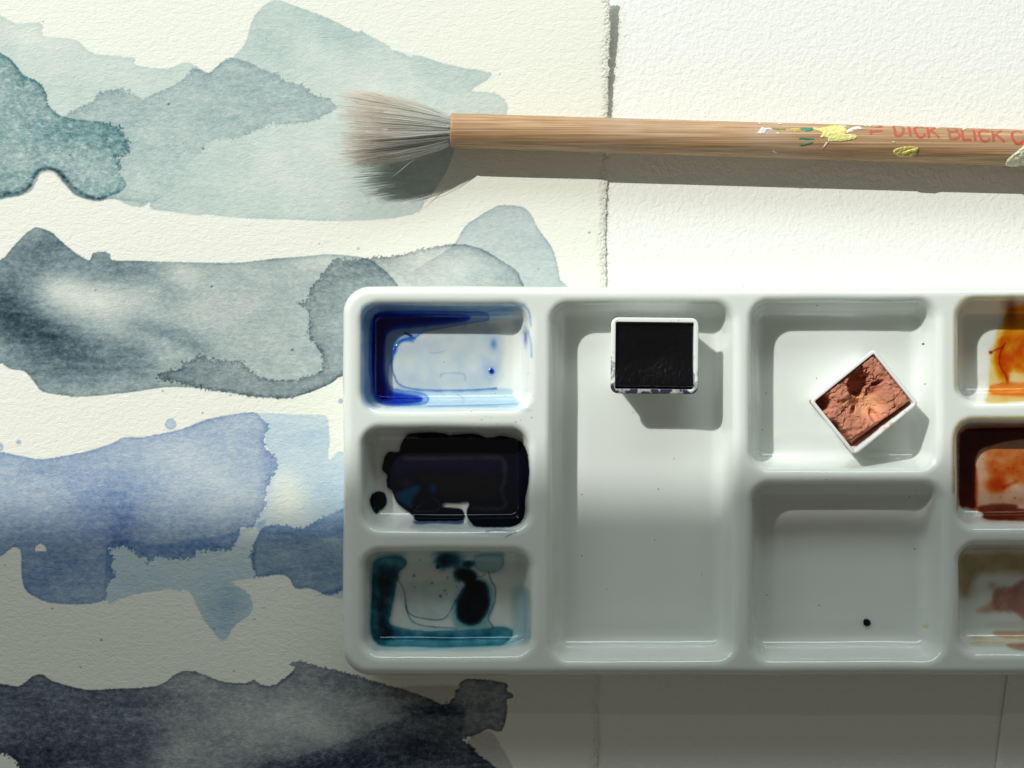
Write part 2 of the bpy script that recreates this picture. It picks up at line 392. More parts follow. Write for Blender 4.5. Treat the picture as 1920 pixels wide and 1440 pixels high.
# splashes beside the bands
for cx, cy, r in [(320,795,10.5),(35,829,4.6),(639,752,4.6),(-2,838,8.5),(380,774,2.0),(672,466,2.5)]:
    a = np.linspace(0, 2*math.pi, 10)[:-1]
    wash([(cx+r*math.cos(t)*(1+0.08*math.sin(3*t)), cy+r*math.sin(t)) for t in a], (192,203,216), edge=0.6, ew=1.6, soft=1.2, rough=0.5, grain=0.5)
specks = [(317,196,2.2),(382,280,2.2),(398,538,2.0),(549,657,2.6),(306,734,1.6),(82,42,1.3),(500,73,1.2),(1106,437,1.8),(99,1142,1.6),(191,1201,1.8),
          (439,1150,1.3),(403,1180,1.2),(152,1252,1.5),(440,1259,1.3),(10,1061,1.3),(478,1162,1.2),(496,1141,1.0),(180,545,1.4),(640,702,1.2),(155,703,1.2),(133,292,1.8),(938,140,1.2),(600,458,1.2),(1010,505,1.0)]
specks = [(x-1, y-1, r) for x, y, r in specks]

def sheet_edge(py):                   # torn right-hand edge of the painted sheet
    base = 1144-23.0*py/1440
    return base+3.5*fbm(py*0.013, py*0+3.1, 8, 3)+4.2*fbm(py*0.07, py*0+1.7, 9, 4)
def sheet_lift(px, py):               # the sheet curls up towards its top right corner
    k = np.clip((px-820)/320.0, 0, 1.1)**2
    return k*(2.35*np.clip((330-py)/340.0, 0, 1.2)**1.1)+0.10*fbm(px*0.004, py*0.004, 21, 2)
def painted_sheet():
    st = 1.6
    nx = int((1140+30)/st); ny = int(1500/st)
    u = np.linspace(0, 1, nx); ys = np.linspace(-12, 1488, ny)
    x0 = -28.0
    PYg = np.repeat(ys[:, None], nx, 1)
    xe = sheet_edge(ys)[:, None]
    PXg = x0+(xe-x0)*u[None, :]
    X0 = PXg.copy(); Y0 = PYg
    ab = np.zeros(X0.shape+(3,)); gr = np.full(X0.shape, 0.3)
    wob1 = fbm(X0/9.0, Y0/9.0, 31, 3); wob2 = fbm(X0/34.0, Y0/34.0, 32, 2); wobf = fbm(X0/5.0, Y0/5.0, 35, 2)
    low = fbm(X0/70.0, Y0/55.0, 33, 3); mid = 0.6*fbm(X0/22.0, Y0/14.0, 34, 3)+0.7*fbm(X0/90.0+Y0/160.0, Y0/9.0, 36, 3)
    for w_ in washes:
        pts = smooth_poly(w_['pts'], 3)
        lo = pts.min(0)-14; hi = pts.max(0)+14
        j0, j1 = np.searchsorted(ys, [lo[1], hi[1]])
        uu = PXg[ny//2]; i0, i1 = np.searchsorted(uu, [lo[0]-6, hi[0]+6])
        if i1 <= i0 or j1 <= j0: continue
        sl = (slice(j0, j1), slice(i0, i1))
        x, y = X0[sl], Y0[sl]
        d = seg_dist(x, y, pts)
        amp = np.full(x.shape, float(w_['rough']))
        for (cx, cy, r, a) in w_['rz']:
            amp = np.maximum(amp, a*np.exp(-(((x-cx)**2+(y-cy)**2)/(r*r))**2))
        sp = np.abs(wob1[sl])*2.2-0.5
        d = d+amp*(0.75*sp+0.35*wob2[sl]+0.55*wobf[sl])
        s = w_['soft']
        msk = sstep(-s, s, d)
        den = w_['dens']*(1+w_['var']*(0.8*low[sl]+0.5*mid[sl]))
        for (cx, cy, rx, ry, a, k) in w_['blobs']:
            c_, s_ = math.cos(a), math.sin(a)
            qx = ((x-cx)*c_+(y-cy)*s_)/rx; qy = (-(x-cx)*s_+(y-cy)*c_)/ry
            den = den+k*w_['dens']*np.exp(-(qx*qx+qy*qy))*(1+0.5*mid[sl])
        den = np.maximum(den, 0.08)
        ed = w_['edge']*np.exp(-np.maximum(d, 0)/w_['ew'])*(0.75+0.7*np.clip(low[sl]+0.3, 0, 1))
        ed = ed+w_['edge']*0.22*np.exp(-np.maximum(d, 0)/(w_['ew']*5))
        tot = (den+ed)*msk
        for (cx, cy, rx, ry, k) in (w_['fade'] or []):
            tot = tot*(1-k*np.exp(-((x-cx)/rx)**2-((y-cy)/ry)**2))
        ab[sl] += tot[..., None]*w_['A']
        gr[sl] = np.where(msk > 0.5, np.maximum(gr[sl], w_['grain']), gr[sl])
    # small unpainted bubble in the blue band
    hx, hy = X0-76, Y0-1033
    hole = ((hx/10.5)**2+(hy/13)**2 < 1) & (hy < 1)
    ab[hole] = 0
    for cx, cy, r in specks:
        q = np.exp(-(((X0-cx)/r)**2+((Y0-cy)/(r*0.8))**2))
        ab += (1.6*q)[..., None]
    T = np.exp(-ab)
    # height: lift, thin torn rim
    din = (xe-PXg)                     # px from torn edge
    tear = np.clip(1-din/(11.0+9.0*(fbm(PYg*0.03, PYg*0, 41, 2)+0.4)), 0, 1)
    Z = sheet_lift(PXg, PYg)+0.42
    ztear = 0.30*tear**1.2-np.minimum(tear*2.5, 1)*0.26*fbm(PXg/4.5, PYg/5.0, 42, 3)
    Z = Z-ztear
    kx = S*(CAM_H-Z)/CAM_H
    X = (PXg-960)*kx; Y = (720-PYg)*kx
    v = np.stack([X, Y, Z], -1).reshape(-1, 3)
    f = grid_faces(ny, nx)[:, ::-1]
    n = len(v); idx = np.arange(n).reshape(ny, nx)
    # edge thickness
    loop = np.concatenate([idx[0, :], idx[1:, -1], idx[-1, -2::-1], idx[-2:0:-1, 0]])
    vb = v[loop].copy(); vb[:, 2] -= 0.42
    low_ = vb[:, 2] < 0.15; vb[low_, 2] = -0.32
    k = np.arange(len(loop)); nb_ = n+k
    side = np.stack([loop, np.roll(loop, -1), np.roll(nb_, -1), nb_], 1)
    Tv = np.vstack([T.reshape(-1, 3), np.ones((len(loop), 3))])
    gv = np.concatenate([gr.ravel(), np.zeros(len(loop))])
    o = mk('paper_sheet', np.vstack([v, vb]), [f, side], M_left, attrs={'pigment': Tv, 'grain': gv})
    tag(o, "cream watercolour paper painted with loose teal, slate, blue and black washes", "paper", "sheets of watercolour paper")
    return o
sheet = painted_sheet()

def strands(P0, dirs, lens, rad, curl, segs=5, sides=3, seed=1, zmin=None, tipf=0.25):
    """thin tapered hairs: P0 (n,3) roots, dirs (n,3) unit, lens, rad per hair (mm)"""
    r = np.random.RandomState(seed); n = len(P0)
    t = np.linspace(0, 1, segs)[None, :, None]
    side = np.cross(dirs, r.normal(size=(n, 3))); side /= np.linalg.norm(side, axis=1, keepdims=True)
    pts = P0[:, None]+dirs[:, None]*lens[:, None, None]*t+side[:, None]*(curl*lens)[:, None, None]*t**2
    if zmin is not None: pts[..., 2] = np.maximum(pts[..., 2], zmin)
    up = np.cross(dirs, side)
    ang = np.arange(sides)*2*math.pi/sides
    ring = side[:, None, None]*np.cos(ang)[None, None, :, None]+up[:, None, None]*np.sin(ang)[None, None, :, None]
    rr = rad[:, None]*(1-(1-tipf)*t[0, :, 0][None]**2)
    v = pts[:, :, None]+ring*rr[:, :, None, None]
    i = np.arange(n*segs*sides).reshape(n, segs, sides)
    a = i[:, :-1]; b = i[:, 1:]
    f = np.stack([a, np.roll(a, -1, 2), np.roll(b, -1, 2), b], -1).reshape(-1, 4)
    tt = np.broadcast_to(t[..., None][:, :, 0], (n, segs, 1)).repeat(sides, 2).reshape(-1)
    hid = np.repeat(r.rand(n), segs*sides)
    return v.reshape(-1, 3), f, tt, hid

m = simple('torn_paper_fibre', (0.88, 0.865, 0.82), 0.9, 0.1); M_fib = m.m
def fibres():
    r = np.random.RandomState(5); n = 1100
    py = np.concatenate([r.uniform(-10, 530, 920), r.uniform(1262, 1440, 180)])
    px = sheet_edge(py)+np.minimum(r.normal(-6.0, 3.5, n), 0.5)
    z = sheet_lift(px, py)+r.uniform(0.25, 0.42, n)
    X, Y = PX(px, py, z)
    a = r.normal(0, 0.9, n)+np.where(r.rand(n) < 0.35, math.pi/2, 0)
    d = np.stack([np.cos(a), np.sin(a), r.uniform(-0.05, 0.4, n)], 1); d /= np.linalg.norm(d, axis=1, keepdims=True)
    v, f, _, _ = strands(np.stack([X, Y, z], 1), d, r.uniform(0.25, 0.9, n), r.uniform(0.015, 0.04, n), r.normal(0, 0.5, n), 4, 3, 6)
    o = mk('torn_fibres', v, f, M_fib, parent=sheet); tag(o, kind='stuff')
fibres()

# third sheet peeping out at the lower right
def corner_sheet():
    e0 = np.array(PX(1986, 545)); e1 = np.array(PX(1863, 1455))
    n = 160; t = np.linspace(-0.02, 1.02, n)[:, None]
    edge = e0+(e1-e0)*t; edge[:, 0] += 0.10*fbm(t[:, 0]*60, t[:, 0]*0, 51, 3)
    cols = [0.0, 0.25, 0.7, 2, 6, 16, 50]
    V = np.zeros((n, len(cols), 3))
    for k, cx in enumerate(cols):
        V[:, k, 0] = edge[:, 0]+cx; V[:, k, 1] = edge[:, 1]
        V[:, k, 2] = 0.38-0.30*(1-min(cx/0.7, 1))**1.5+0.35*max(0, 1-cx/16)*np.clip(t[:, 0]-0.4, 0, 1)
    v = V.reshape(-1, 3); f = grid_faces(n, len(cols))[:, ::-1]
    vb = V[:, 0].copy(); vb[:, 2] = np.minimum(vb[:, 2]-0.1, -0.05); b = len(v)
    i = np.arange(n-1)
    side = np.stack([i*len(cols), b+i, b+i+1, (i+1)*len(cols)], 1)
    o = mk('paper_sheet', np.vstack([v, vb]), [f, side[:, ::-1]], M_right)
    tag(o, "paper sheet edge showing below the palette at the lower right corner", "paper", "sheets of watercolour paper")
corner_sheet()

# ------------------------------------------------------------------ porcelain palette
ZT, DEPTH, WA = 14.0, 8.3, 1.25
PHI, R_LIP, R_FLOOR = math.radians(74), 1.9, 2.4     # wall slope, glaze radii (mm)
WX1 = R_LIP*math.sin(PHI); WH1 = R_LIP*(1-math.cos(PHI)); WX3 = R_FLOOR*math.sin(PHI); WH3 = R_FLOOR*(1-math.cos(PHI))
WX2 = (DEPTH-WH1-WH3)/math.tan(PHI); WW = WX1+WX2+WX3
def wall_drop(x):
    x = np.clip(x, 0, WW)
    a = R_LIP-np.sqrt(np.maximum(R_LIP**2-np.minimum(x, WX1)**2, 0))
    b = WH1+(x-WX1)*math.tan(PHI)
    c = DEPTH-(R_FLOOR-np.sqrt(np.maximum(R_FLOOR**2-np.minimum(WW-x, WX3)**2, 0)))
    return np.where(x < WX1, a, np.where(x < WX1+WX2, b, c))
ZR = 12.5                                     # level used for reading rims off the photograph
def rect(px0, py0, px1, py1, z=ZR):
    x0, y1 = PX(px0, py0, z); x1, y0 = PX(px1, py1, z)
    return float(x0), float(y0), float(x1), float(y1)
OUT = rect(644, 537, 2160, 1264, 10.0)
WELLS = [rect(677, 568, 996, 770), rect(677, 799, 996, 995), rect(677, 1029, 1000, 1229),
         rect(1030, 566, 1378, 1238),
         rect(1404, 562, 1757, 882), rect(1405, 903, 1768, 1238),
         rect(1792, 560, 2112, 757), rect(1789, 787, 2112, 990), rect(1792, 1017, 2114, 1226)]
def rr_sdf(X, Y, r, rad):
    cx, cy = (r[0]+r[2])/2, (r[1]+r[3])/2; hx, hy = (r[2]-r[0])/2-rad, (r[3]-r[1])/2-rad
    qx, qy = np.abs(X-cx)-hx, np.abs(Y-cy)-hy
    return np.hypot(np.maximum(qx, 0), np.maximum(qy, 0))+np.minimum(np.maximum(qx, qy), 0)-rad
def outer_sdf(X, Y):
    return rr_sdf(X, Y, OUT, 6.0)+0.28*fbm(X*0.03, Y*0.03, 61, 2)
def palette_z(X, Y):
    X = np.asarray(X, float); Y = np.asarray(Y, float)
    do = outer_sdf(X, Y)
    t = np.clip((do+2.6)/2.6, 0, 0.9995)
    z = ZT-3.6*(1-np.sqrt(1-t**2.6))
    wob = 0.22*fbm(X*0.05, Y*0.05, 62, 2)
    for k, r in enumerate(WELLS):
        s = -(rr_sdf(X, Y, r, 4.4)+wob)
        c = np.clip((s-(WW-WA))/4.0, 0, 1)
        zz = wall_drop(s+WA)-0.30*c*c*(3-2*c)
        z = z-zz
    return z+0.10*fbm(X*0.02, Y*0.02, 63, 2)
def adaptive(lines, lo, hi, fine, coarse):
    xs = [lo]
    while xs[-1] < hi:
        x = xs[-1]; d = min(max(a-x, x-b, 0) for a, b in lines)
        xs.append(x+min(coarse, fine+d*0.35))
    xs[-1] = hi; return np.array(xs)
def build_palette():
    lx = [(OUT[0]-.2, OUT[0]+4), (OUT[2]-4, OUT[2]+.2)]; ly = [(OUT[1]-.2, OUT[1]+4), (OUT[3]-4, OUT[3]+.2)]
    for r in WELLS:
        lx += [(r[0]-1.5, r[0]+4.5), (r[2]-4.5, r[2]+1.5)]; ly += [(r[1]-1.5, r[1]+4.5), (r[3]-4.5, r[3]+1.5)]
    xs = adaptive(lx, OUT[0]-0.6, OUT[2]+0.6, 0.22, 1.2); ys = adaptive(ly, OUT[1]-0.6, OUT[3]+0.6, 0.22, 1.2)
    X, Y = np.meshgrid(xs, ys)
    do = outer_sdf(X, Y)
    out0 = do > -0.002
    for _ in range(4):                          # slide outside vertices onto the rim outline
        e = 1e-3; d = outer_sdf(X, Y)
        gx = (outer_sdf(X+e, Y)-d)/e; gy = (outer_sdf(X, Y+e)-d)/e; g = np.hypot(gx, gy)+1e-9
        m_ = out0
        X = np.where(m_, X-(d+0.002)*gx/g, X); Y = np.where(m_, Y-(d+0.002)*gy/g, Y)
    Z = palette_z(X, Y)
    v = np.stack([X, Y, Z], -1).reshape(-1, 3)
    f = grid_faces(*X.shape)
    o_ = out0.ravel()
    f = f[~o_[f].all(1)]
    v, f = compact(v, f)
    # boundary loop -> outer wall and foot
    ed = np.concatenate([f[:, [0, 1]], f[:, [1, 2]], f[:, [2, 3]], f[:, [3, 0]]])
    key = np.sort(ed, 1); uq, inv, cnt = np.unique(key, axis=0, return_inverse=True, return_counts=True)
    be = ed[cnt[inv.ravel()] == 1]
    nxt = dict(be.tolist()); start = be[0, 0]; loop = [start]
    while nxt[loop[-1]] != start and len(loop) < len(be)+2: loop.append(nxt[loop[-1]])
    loop = np.array(loop); L = v[loop]
    c = np.array([(OUT[0]+OUT[2])/2, (OUT[1]+OUT[3])/2])
    e = 1e-3
    d = outer_sdf(L[:, 0], L[:, 1]); gx = (outer_sdf(L[:, 0]+e, L[:, 1])-d)/e; gy = (outer_sdf(L[:, 0], L[:, 1]+e)-d)/e
    rings = [v]; faces = [f]; prev = loop; n = len(v)
    for off, z in [(-0.05, 8.0), (-0.35, 5.5), (-0.9, 2.6), (-1.7, 0.9), (-2.6, 0.46), (-5.0, 0.46), (-5.6, 1.2), (-7.0, 3.5)]:
        R = np.stack([L[:, 0]+gx*off, L[:, 1]+gy*off, np.full(len(L), z)], 1)
        cur = n+np.arange(len(L)); rings.append(R); n += len(L)
        faces.append(np.stack([prev, cur, np.roll(cur, -1), np.roll(prev, -1)], 1)); prev = cur
    o = mk('paint_palette', np.vstack(rings), faces, M_porc, origin=(float(c[0]), float(c[1]), 0.4))
    tag(o, "white glazed porcelain paint palette with nine rectangular wells", "palette")
    return o
build_palette()

# ------------------------------------------------------------------ paint in the wells
def film(name, x0, y0, x1, y1, layers, mat, label, st=1.3, th=0.10, group="paint left in the palette wells", bc0=(0.004, 0.005, 0.01), level=None, eps=0.012):
    xs = np.arange(x0, x1, st); ys = np.arange(y0, y1, st)
    gx, gy = np.meshgrid(xs, ys)
    z = np.full(gx.shape, 6.0)
    for _ in range(12):
        X, Y = PX(gx, gy, z); z = 0.5*z+0.5*palette_z(X, Y)
    X, Y = PX(gx, gy, z)
    w1 = fbm(gx/7.0, gy/7.0, 71, 3); w2 = fbm(gx/26.0, gy/26.0, 72, 3)
    ab = np.zeros(gx.shape+(3,)); bodym = np.zeros(gx.shape); bcol = np.tile(np.asarray(bc0, float), gx.shape+(1,))
    for L in layers:
        A = np.asarray(L.get('A', (0, 0, 0)), float)
        if 'line' in L:
            d = seg_dist(gx+1.2*w1, gy+1.2*w1, smooth_poly(L['line'], 4, False), False)
            k = np.exp(-(d/L.get('w', 1.2))**2)*(0.7+0.6*np.clip(w2+0.2, 0, 1))
        elif 'dot' in L:
            cx, cy, rx, ry, p = L['dot']
            q = ((gx-cx)/rx)**2+((gy-cy)/ry)**2
            q = q*(1+0.35*w1+0.25*w2)
            k = np.exp(-q**p)
        else:
            d = seg_dist(gx, gy, smooth_poly(L['poly'], 4))+L.get('rough', 0.8)*(w1+0.4*w2)
            s = L.get('soft', 1.2)
            k = sstep(-s, s, d)
            if 'depth' in L: k = k*(1-np.exp(-np.maximum(d, 0)/L['depth']))
            k = k*(1+L.get('var', 0.15)*w2)
            if 'edge' in L: k = k+L['edge']*np.exp(-np.abs(d-0.8)/L.get('ew', 1.3))
        if 'bc' in L:
            bcol += np.clip(k, 0, 1)[..., None]*(np.asarray(L['bc'], float)-bcol); continue
        ab += k[..., None]*A
        bodym = np.maximum(bodym, np.clip(k, 0, 1)*L.get('body', 0))
    keep = (ab.max(-1) > eps) | (bodym > 0.02)
    f = grid_faces(*gx.shape)[:, ::-1]
    f = f[keep.ravel()[f].any(1)]
    thick = th*np.clip(ab.max(-1)/0.6, 0.25, 1)
    if level is not None: thick = np.maximum(thick, np.clip(level-z, 0, 1.2)*sstep(0.5, 2.0, ab.max(-1)))
    Zf = z+thick+0.04
    XX, YY = PX(gx, gy, Zf)
    v = np.stack([XX, YY, Zf], -1).reshape(-1, 3)
    v, f, T, B, C = compact(v, f, np.exp(-ab).reshape(-1, 3), bodym.ravel(), bcol.reshape(-1, 3))
    c = v.mean(0)
    o = mk(name, v, f, mat, origin=tuple(float(q) for q in c), attrs={'trans': T, 'body': B, 'bodycol': C})
    return tag(o, label, "paint", group)
def cr(ox, oy, s, pts): return [(ox+x*s, oy+y*s) for x, y in pts]

# ultramarine, upper left well
q = lambda p: cr(620, 520, 0.21875, p)
Bl = np.array([3.2, 2.2, 0.55])
film('blue_paint', 676, 566, 1000, 772, [
    dict(poly=q([(360,340),(420,300),(700,303),(1000,312),(1170,318),(1205,350),(1170,385),(1100,400),(900,425),(720,440),(560,455),(500,490),(480,560),(472,700),
                 (480,820),(500,910),(530,965),(640,985),(760,1010),(795,1042),(760,1078),(640,1097),(500,1097),(420,1078),(372,1020),(355,900),(345,750),(350,500)]),
         A=Bl*0.85, soft=3.5, depth=5.0, rough=0.6, edge=0.05),
    dict(poly=q([(362,360),(430,325),(700,325),(1000,330),(1100,345),(1050,380),(800,400),(560,420),(490,470),(465,560),(455,700),(460,820),(480,940),(470,1040),(420,1040),(375,980),(362,850),(355,600)]),
         A=np.array([2.6,1.9,0.5]), soft=5.0, depth=4.0),
    dict(poly=q([(330,600),(340,400),(380,330),(480,290),(1000,290),(1300,300),(1360,340),(1330,375),(1200,395),(1000,430),(800,470),(720,520),(600,545),(540,600),(525,700),(500,760),
                 (495,880),(520,940),(600,965),(700,975),(810,1000),(840,1045),(800,1085),(640,1100),(480,1100),(390,1060),(350,980),(345,880),(330,800)]),
         A=(0.42,0.26,0.06), soft=1.2, rough=0.9, edge=1.9, ew=1.0),
    dict(poly=q([(250,300),(330,240),(600,225),(1000,240),(1500,235),(1650,240),(1500,330),(1200,345),(800,370),(500,420),(430,520),(420,800),(430,1050),(350,1110),(280,1060),(250,900),(245,500)]),
         A=(0.55,0.34,0.10), soft=9, var=0.5),
    dict(poly=q([(440,430),(1000,440),(1400,420),(1480,600),(1420,850),(1300,960),(800,960),(560,900),(500,700)]), A=(0.13,0.075,0.02), soft=6, var=0.9, rough=3),
    dict(line=q([(720,525),(690,515),(600,545),(550,610),(530,690),(525,780),(560,880),(600,925),(700,955),(900,968),(1200,965),(1420,950)]), A=(1.3,0.8,0.2), w=1.5),
    dict(line=q([(700,540),(610,545),(565,590),(545,650)]), A=(1.2,0.6,0.05), w=2.6),
    dict(poly=q([(560,940),(700,965),(1000,975),(1500,955),(1560,1010),(1610,1090),(1500,1115),(1000,1110),(700,1105),(560,1095)]), A=(0.22,0.10,0.015), soft=3, edge=0.5, ew=1.0),
    dict(line=q([(1080,1000),(1140,1040),(1130,1085)]), A=(0.35,0.22,0.04), w=1.0),
    dict(line=q([(840,1105),(1100,1100),(1400,1090),(1600,1085)]), A=(0.6,0.34,0.08), w=1.2),
    dict(line=q([(940,850),(960,825),(1050,820),(1140,830),(1155,880)]), A=(0.35,0.24,0.05), w=1.3),
    dict(line=q([(830,640),(900,650),(980,625)]), A=(0.3,0.2,0.04), w=1.2),
    dict(dot=(*q([(1378,803)])[0], 4.2, 4.6, 2), A=(3.4,2.4,0.6)),
    dict(dot=(*q([(1365,800)])[0], 16, 18, 1), A=(0.22,0.16,0.03)),
    dict(dot=(*q([(1395,570)])[0], 6, 9, 1), A=(0.8,0.45,0.08)),
    dict(dot=(*q([(1670,520)])[0], 2.5, 10, 1), A=(1.2,0.8,0.12)),
    dict(line=q([(1690,460),(1715,560),(1720,680)]), A=(0.5,0.3,0.06), w=1.6),
    dict(line=q([(1650,235),(1700,300),(1715,420)]), A=(0.5,0.32,0.1), w=1.6),
    dict(line=q([(640,480),(665,488),(690,500)]), A=(3,3,2), w=1.5),
    dict(line=q([(1300,310),(1450,275),(1560,285)]), A=(0.4,0.25,0.06), w=1.4),
    dict(poly=q([(1190,1125),(1650,1120),(1680,1160),(1400,1165),(600,1160),(420,1140),(700,1120)]), A=(0.10,0.05,0.01), soft=4),
    ], M_film, "deep blue paint pooled along the left and top of the upper left well", level=6.2)

# black, middle left well
q = lambda p: cr(620, 760, 0.21875, p)
Kk = np.array([4.6, 4.3, 3.8])
film('black_paint', 690, 805, 1000, 1005, [
    dict(poly=q([(605,345),(640,280),(700,245),(880,238),(980,250),(1020,262),(1100,252),(1240,252),(1300,270),(1340,282),(1400,278),(1460,268),(1560,285),(1630,320),(1670,380),
                 (1690,470),(1695,600),(1680,720),(1662,800),(1660,900),(1640,980),(1580,1025),(1500,1038),(1260,1035),(1210,1005),(1175,950),(1170,900),(1190,860),(1185,828),(1165,820),
                 (1080,832),(980,828),(945,862),(1000,878),(1110,888),(1140,930),(1140,972),(1100,985),(900,985),(740,985),(710,940),(640,890),(580,840),(545,780),(525,720),(490,700),
                 (485,640),(490,595),(455,560),(450,520),(470,440),(500,405),(550,408),(590,400)]), A=Kk*1.1, soft=1.4, rough=0.8, body=1, edge=0.2),
    dict(poly=q([(560,470),(700,450),(1200,455),(1440,455),(1490,500),(1480,580),(1200,590),(900,560),(700,560),(560,600)]), bc=(0.006,0.007,0.020), soft=9, var=0.5),
    dict(poly=q([(760,560),(1000,590),(1400,600),(1440,700),(1400,790),(1200,800),(960,790),(820,700)]), bc=(0.007,0.007,0.008), soft=8, rough=3, var=0.6),
    dict(poly=q([(560,770),(640,720),(740,690),(750,730),(700,790),(690,870),(640,850),(590,810)]), bc=(0.004,0.030,0.062), soft=6, rough=3),
    dict(dot=(*q([(880,710)])[0], 6, 8, 1.2), bc=(0.004,0.02,0.04)), dict(dot=(*q([(640,665)])[0], 12, 7, 1.2), bc=(0.012,0.010,0.013)),
    dict(line=q([(640,455),(1000,452),(1400,448),(1470,462),(1495,520),(1490,640),(1465,720),(1480,790),(1500,840),(1470,880),(1350,890),(1230,880)]), bc=(0.018,0.018,0.027), w=4.0),  # ring reflected from the well wall, painted into the body colour
    dict(line=q([(880,790),(940,850),(900,900),(730,910),(740,880),(800,830)]), bc=(0.016,0.016,0.022), w=1.6),
    ], M_ink, "large glossy black paint puddle in the middle left well", th=0.28, level=6.35)
film('ink_blot', 690, 915, 735, 970, [
    dict(poly=q([(340,830),(350,775),(380,748),(415,740),(455,752),(474,790),(476,840),(450,880),(420,900),(395,924),(365,895)]), A=Kk*0.8, soft=1.2, body=1)],
    M_ink, "small round black blot left of the black puddle", th=0.3)
film('ink_stain', 680, 960, 990, 1010, [
    dict(poly=q([(740,988),(1100,988),(1140,1000),(1100,1020),(900,1010),(740,1022)]), A=(0.9,0.7,0.35), soft=2),
    dict(poly=q([(730,1020),(1150,1000),(1500,1060),(1560,1085),(1480,1115),(1100,1080),(740,1070)]), A=(0.10,0.08,0.05), soft=2, edge=0.4, ew=1.0),
    dict(line=q([(1330,1080),(1420,1070),(1560,1078),(1580,1090),(1500,1125)]), A=(0.8,0.7,0.5), w=1.0)],
    M_film, "thin grey stain along the lower wall of the middle left well")

# teal, lower left well
q = lambda p: cr(620, 980, 0.21875, p)
Te = np.array([3.4, 1.5, 1.1])
film('teal_paint', 684, 1026, 1000, 1222, [
    dict(poly=q([(365,380),(380,330),(450,300),(540,288),(610,300),(650,335),(640,375),(585,420),(572,470),(560,540),(540,640),(520,740),(500,830),(520,878),(700,920),(940,925),(1300,910),
                 (1440,893),(1530,905),(1560,945),(1530,1000),(1460,1045),(1300,1055),(930,1067),(700,1058),(480,1058),(400,1030),(355,970),(345,850),(355,600)]),
         A=Te*0.36, soft=2.6, edge=0.5, ew=1.4, var=0.7),
    dict(poly=q([(400,430),(470,390),(560,390),(560,460),(520,560),(500,700),(480,850),(500,960),(470,1010),(400,980),(385,800),(390,600)]), A=Te*0.6+np.array([0.2,0.35,0.35]), soft=13, var=0.9, rough=3),
    dict(poly=q([(430,900),(520,905),(720,945),(1000,955),(1400,940),(1450,960),(1300,990),(900,1010),(600,1010),(460,1000)]), A=Te*0.35, soft=6, var=0.8),
    dict(poly=q([(1130,470),(1160,520),(1150,570),(1100,650),(1085,760),(1110,830),(1180,865),(1260,850),(1320,780),(1350,690),(1345,590),(1310,520),(1240,495),(1240,450),(1190,415),(1130,410)]),
         A=Te*1.0+np.array([1.0,1.2,1.1]), soft=6, rough=1.5, var=0.4),
    dict(poly=q([(1040,790),(1060,660),(1150,520),(1260,470),(1360,520),(1400,620),(1390,740),(1340,860),(1380,900),(1100,905),(1060,860)]), A=Te*0.16, soft=5),
    dict(dot=(*q([(1010,325)])[0], 22, 12, 1.5), A=Te*0.7+0.5), dict(dot=(*q([(960,345)])[0], 10, 12, 1.3), A=Te*0.6),
    dict(dot=(*q([(1180,355)])[0], 10, 6, 1.4), A=Te*0.8+0.6), dict(dot=(*q([(917,380)])[0], 4, 4, 2), A=Te*0.8),
    dict(dot=(*q([(1100,440)])[0], 9, 12, 1.3), A=Te*0.7+0.6), dict(dot=(*q([(1160,450)])[0], 14, 10, 1.3), A=Te*0.8+0.8),
    dict(poly=q([(1220,330),(1260,285),(1340,268),(1440,268),(1480,290),(1480,370),(1440,410),(1380,430),(1320,425),(1260,400)]), A=Te*0.10, soft=2, edge=1.4, ew=1.5),
    dict(line=q([(570,480),(620,560),(640,640),(650,740),(700,795),(800,820),(920,833),(1000,800),(1045,720),(1100,620),(1150,560)]), A=(1.3,0.8,0.6), w=1.1),
    dict(line=q([(645,700),(660,780),(700,845),(780,880),(900,895),(1000,900),(1090,907)]), A=(1.2,0.75,0.6), w=1.0),
    dict(line=q([(1355,420),(1375,500),(1412,560),(1405,680),(1370,760),(1350,830),(1395,893)]), A=(1.2,0.8,0.65), w=1.2),
    dict(line=q([(1240,465),(1300,460),(1320,440)]), A=(1,0.7,0.5), w=1.0),
    dict(poly=q([(600,520),(1100,500),(1060,700),(980,810),(760,800),(660,720)]), A=(0.16,0.08,0.07), soft=8, var=1.0),
    dict(poly=q([(1560,600),(1640,560),(1690,640),(1690,900),(1600,1040),(900,1100),(420,1090),(500,1060),(1450,1045),(1560,950)]), A=(0.26,0.11,0.06), soft=7),
    dict(line=q([(1440,1055),(1560,1020),(1650,985)]), A=(0.5,0.35,0.25), w=1.0),
    ]+[dict(dot=(*q([p])[0], r, r, 1.5), A=(1.2,0.7,0.6)) for p, r in [((715,455),2.5),((870,520),2.2),((1005,470),2.2),((980,580),2),((1080,552),1.5),((995,615),1.5),((770,320),1.5),((940,630),3),((720,555),1.4)]],
    M_film, "dark teal paint ringed round the lower left well", level=6.0)

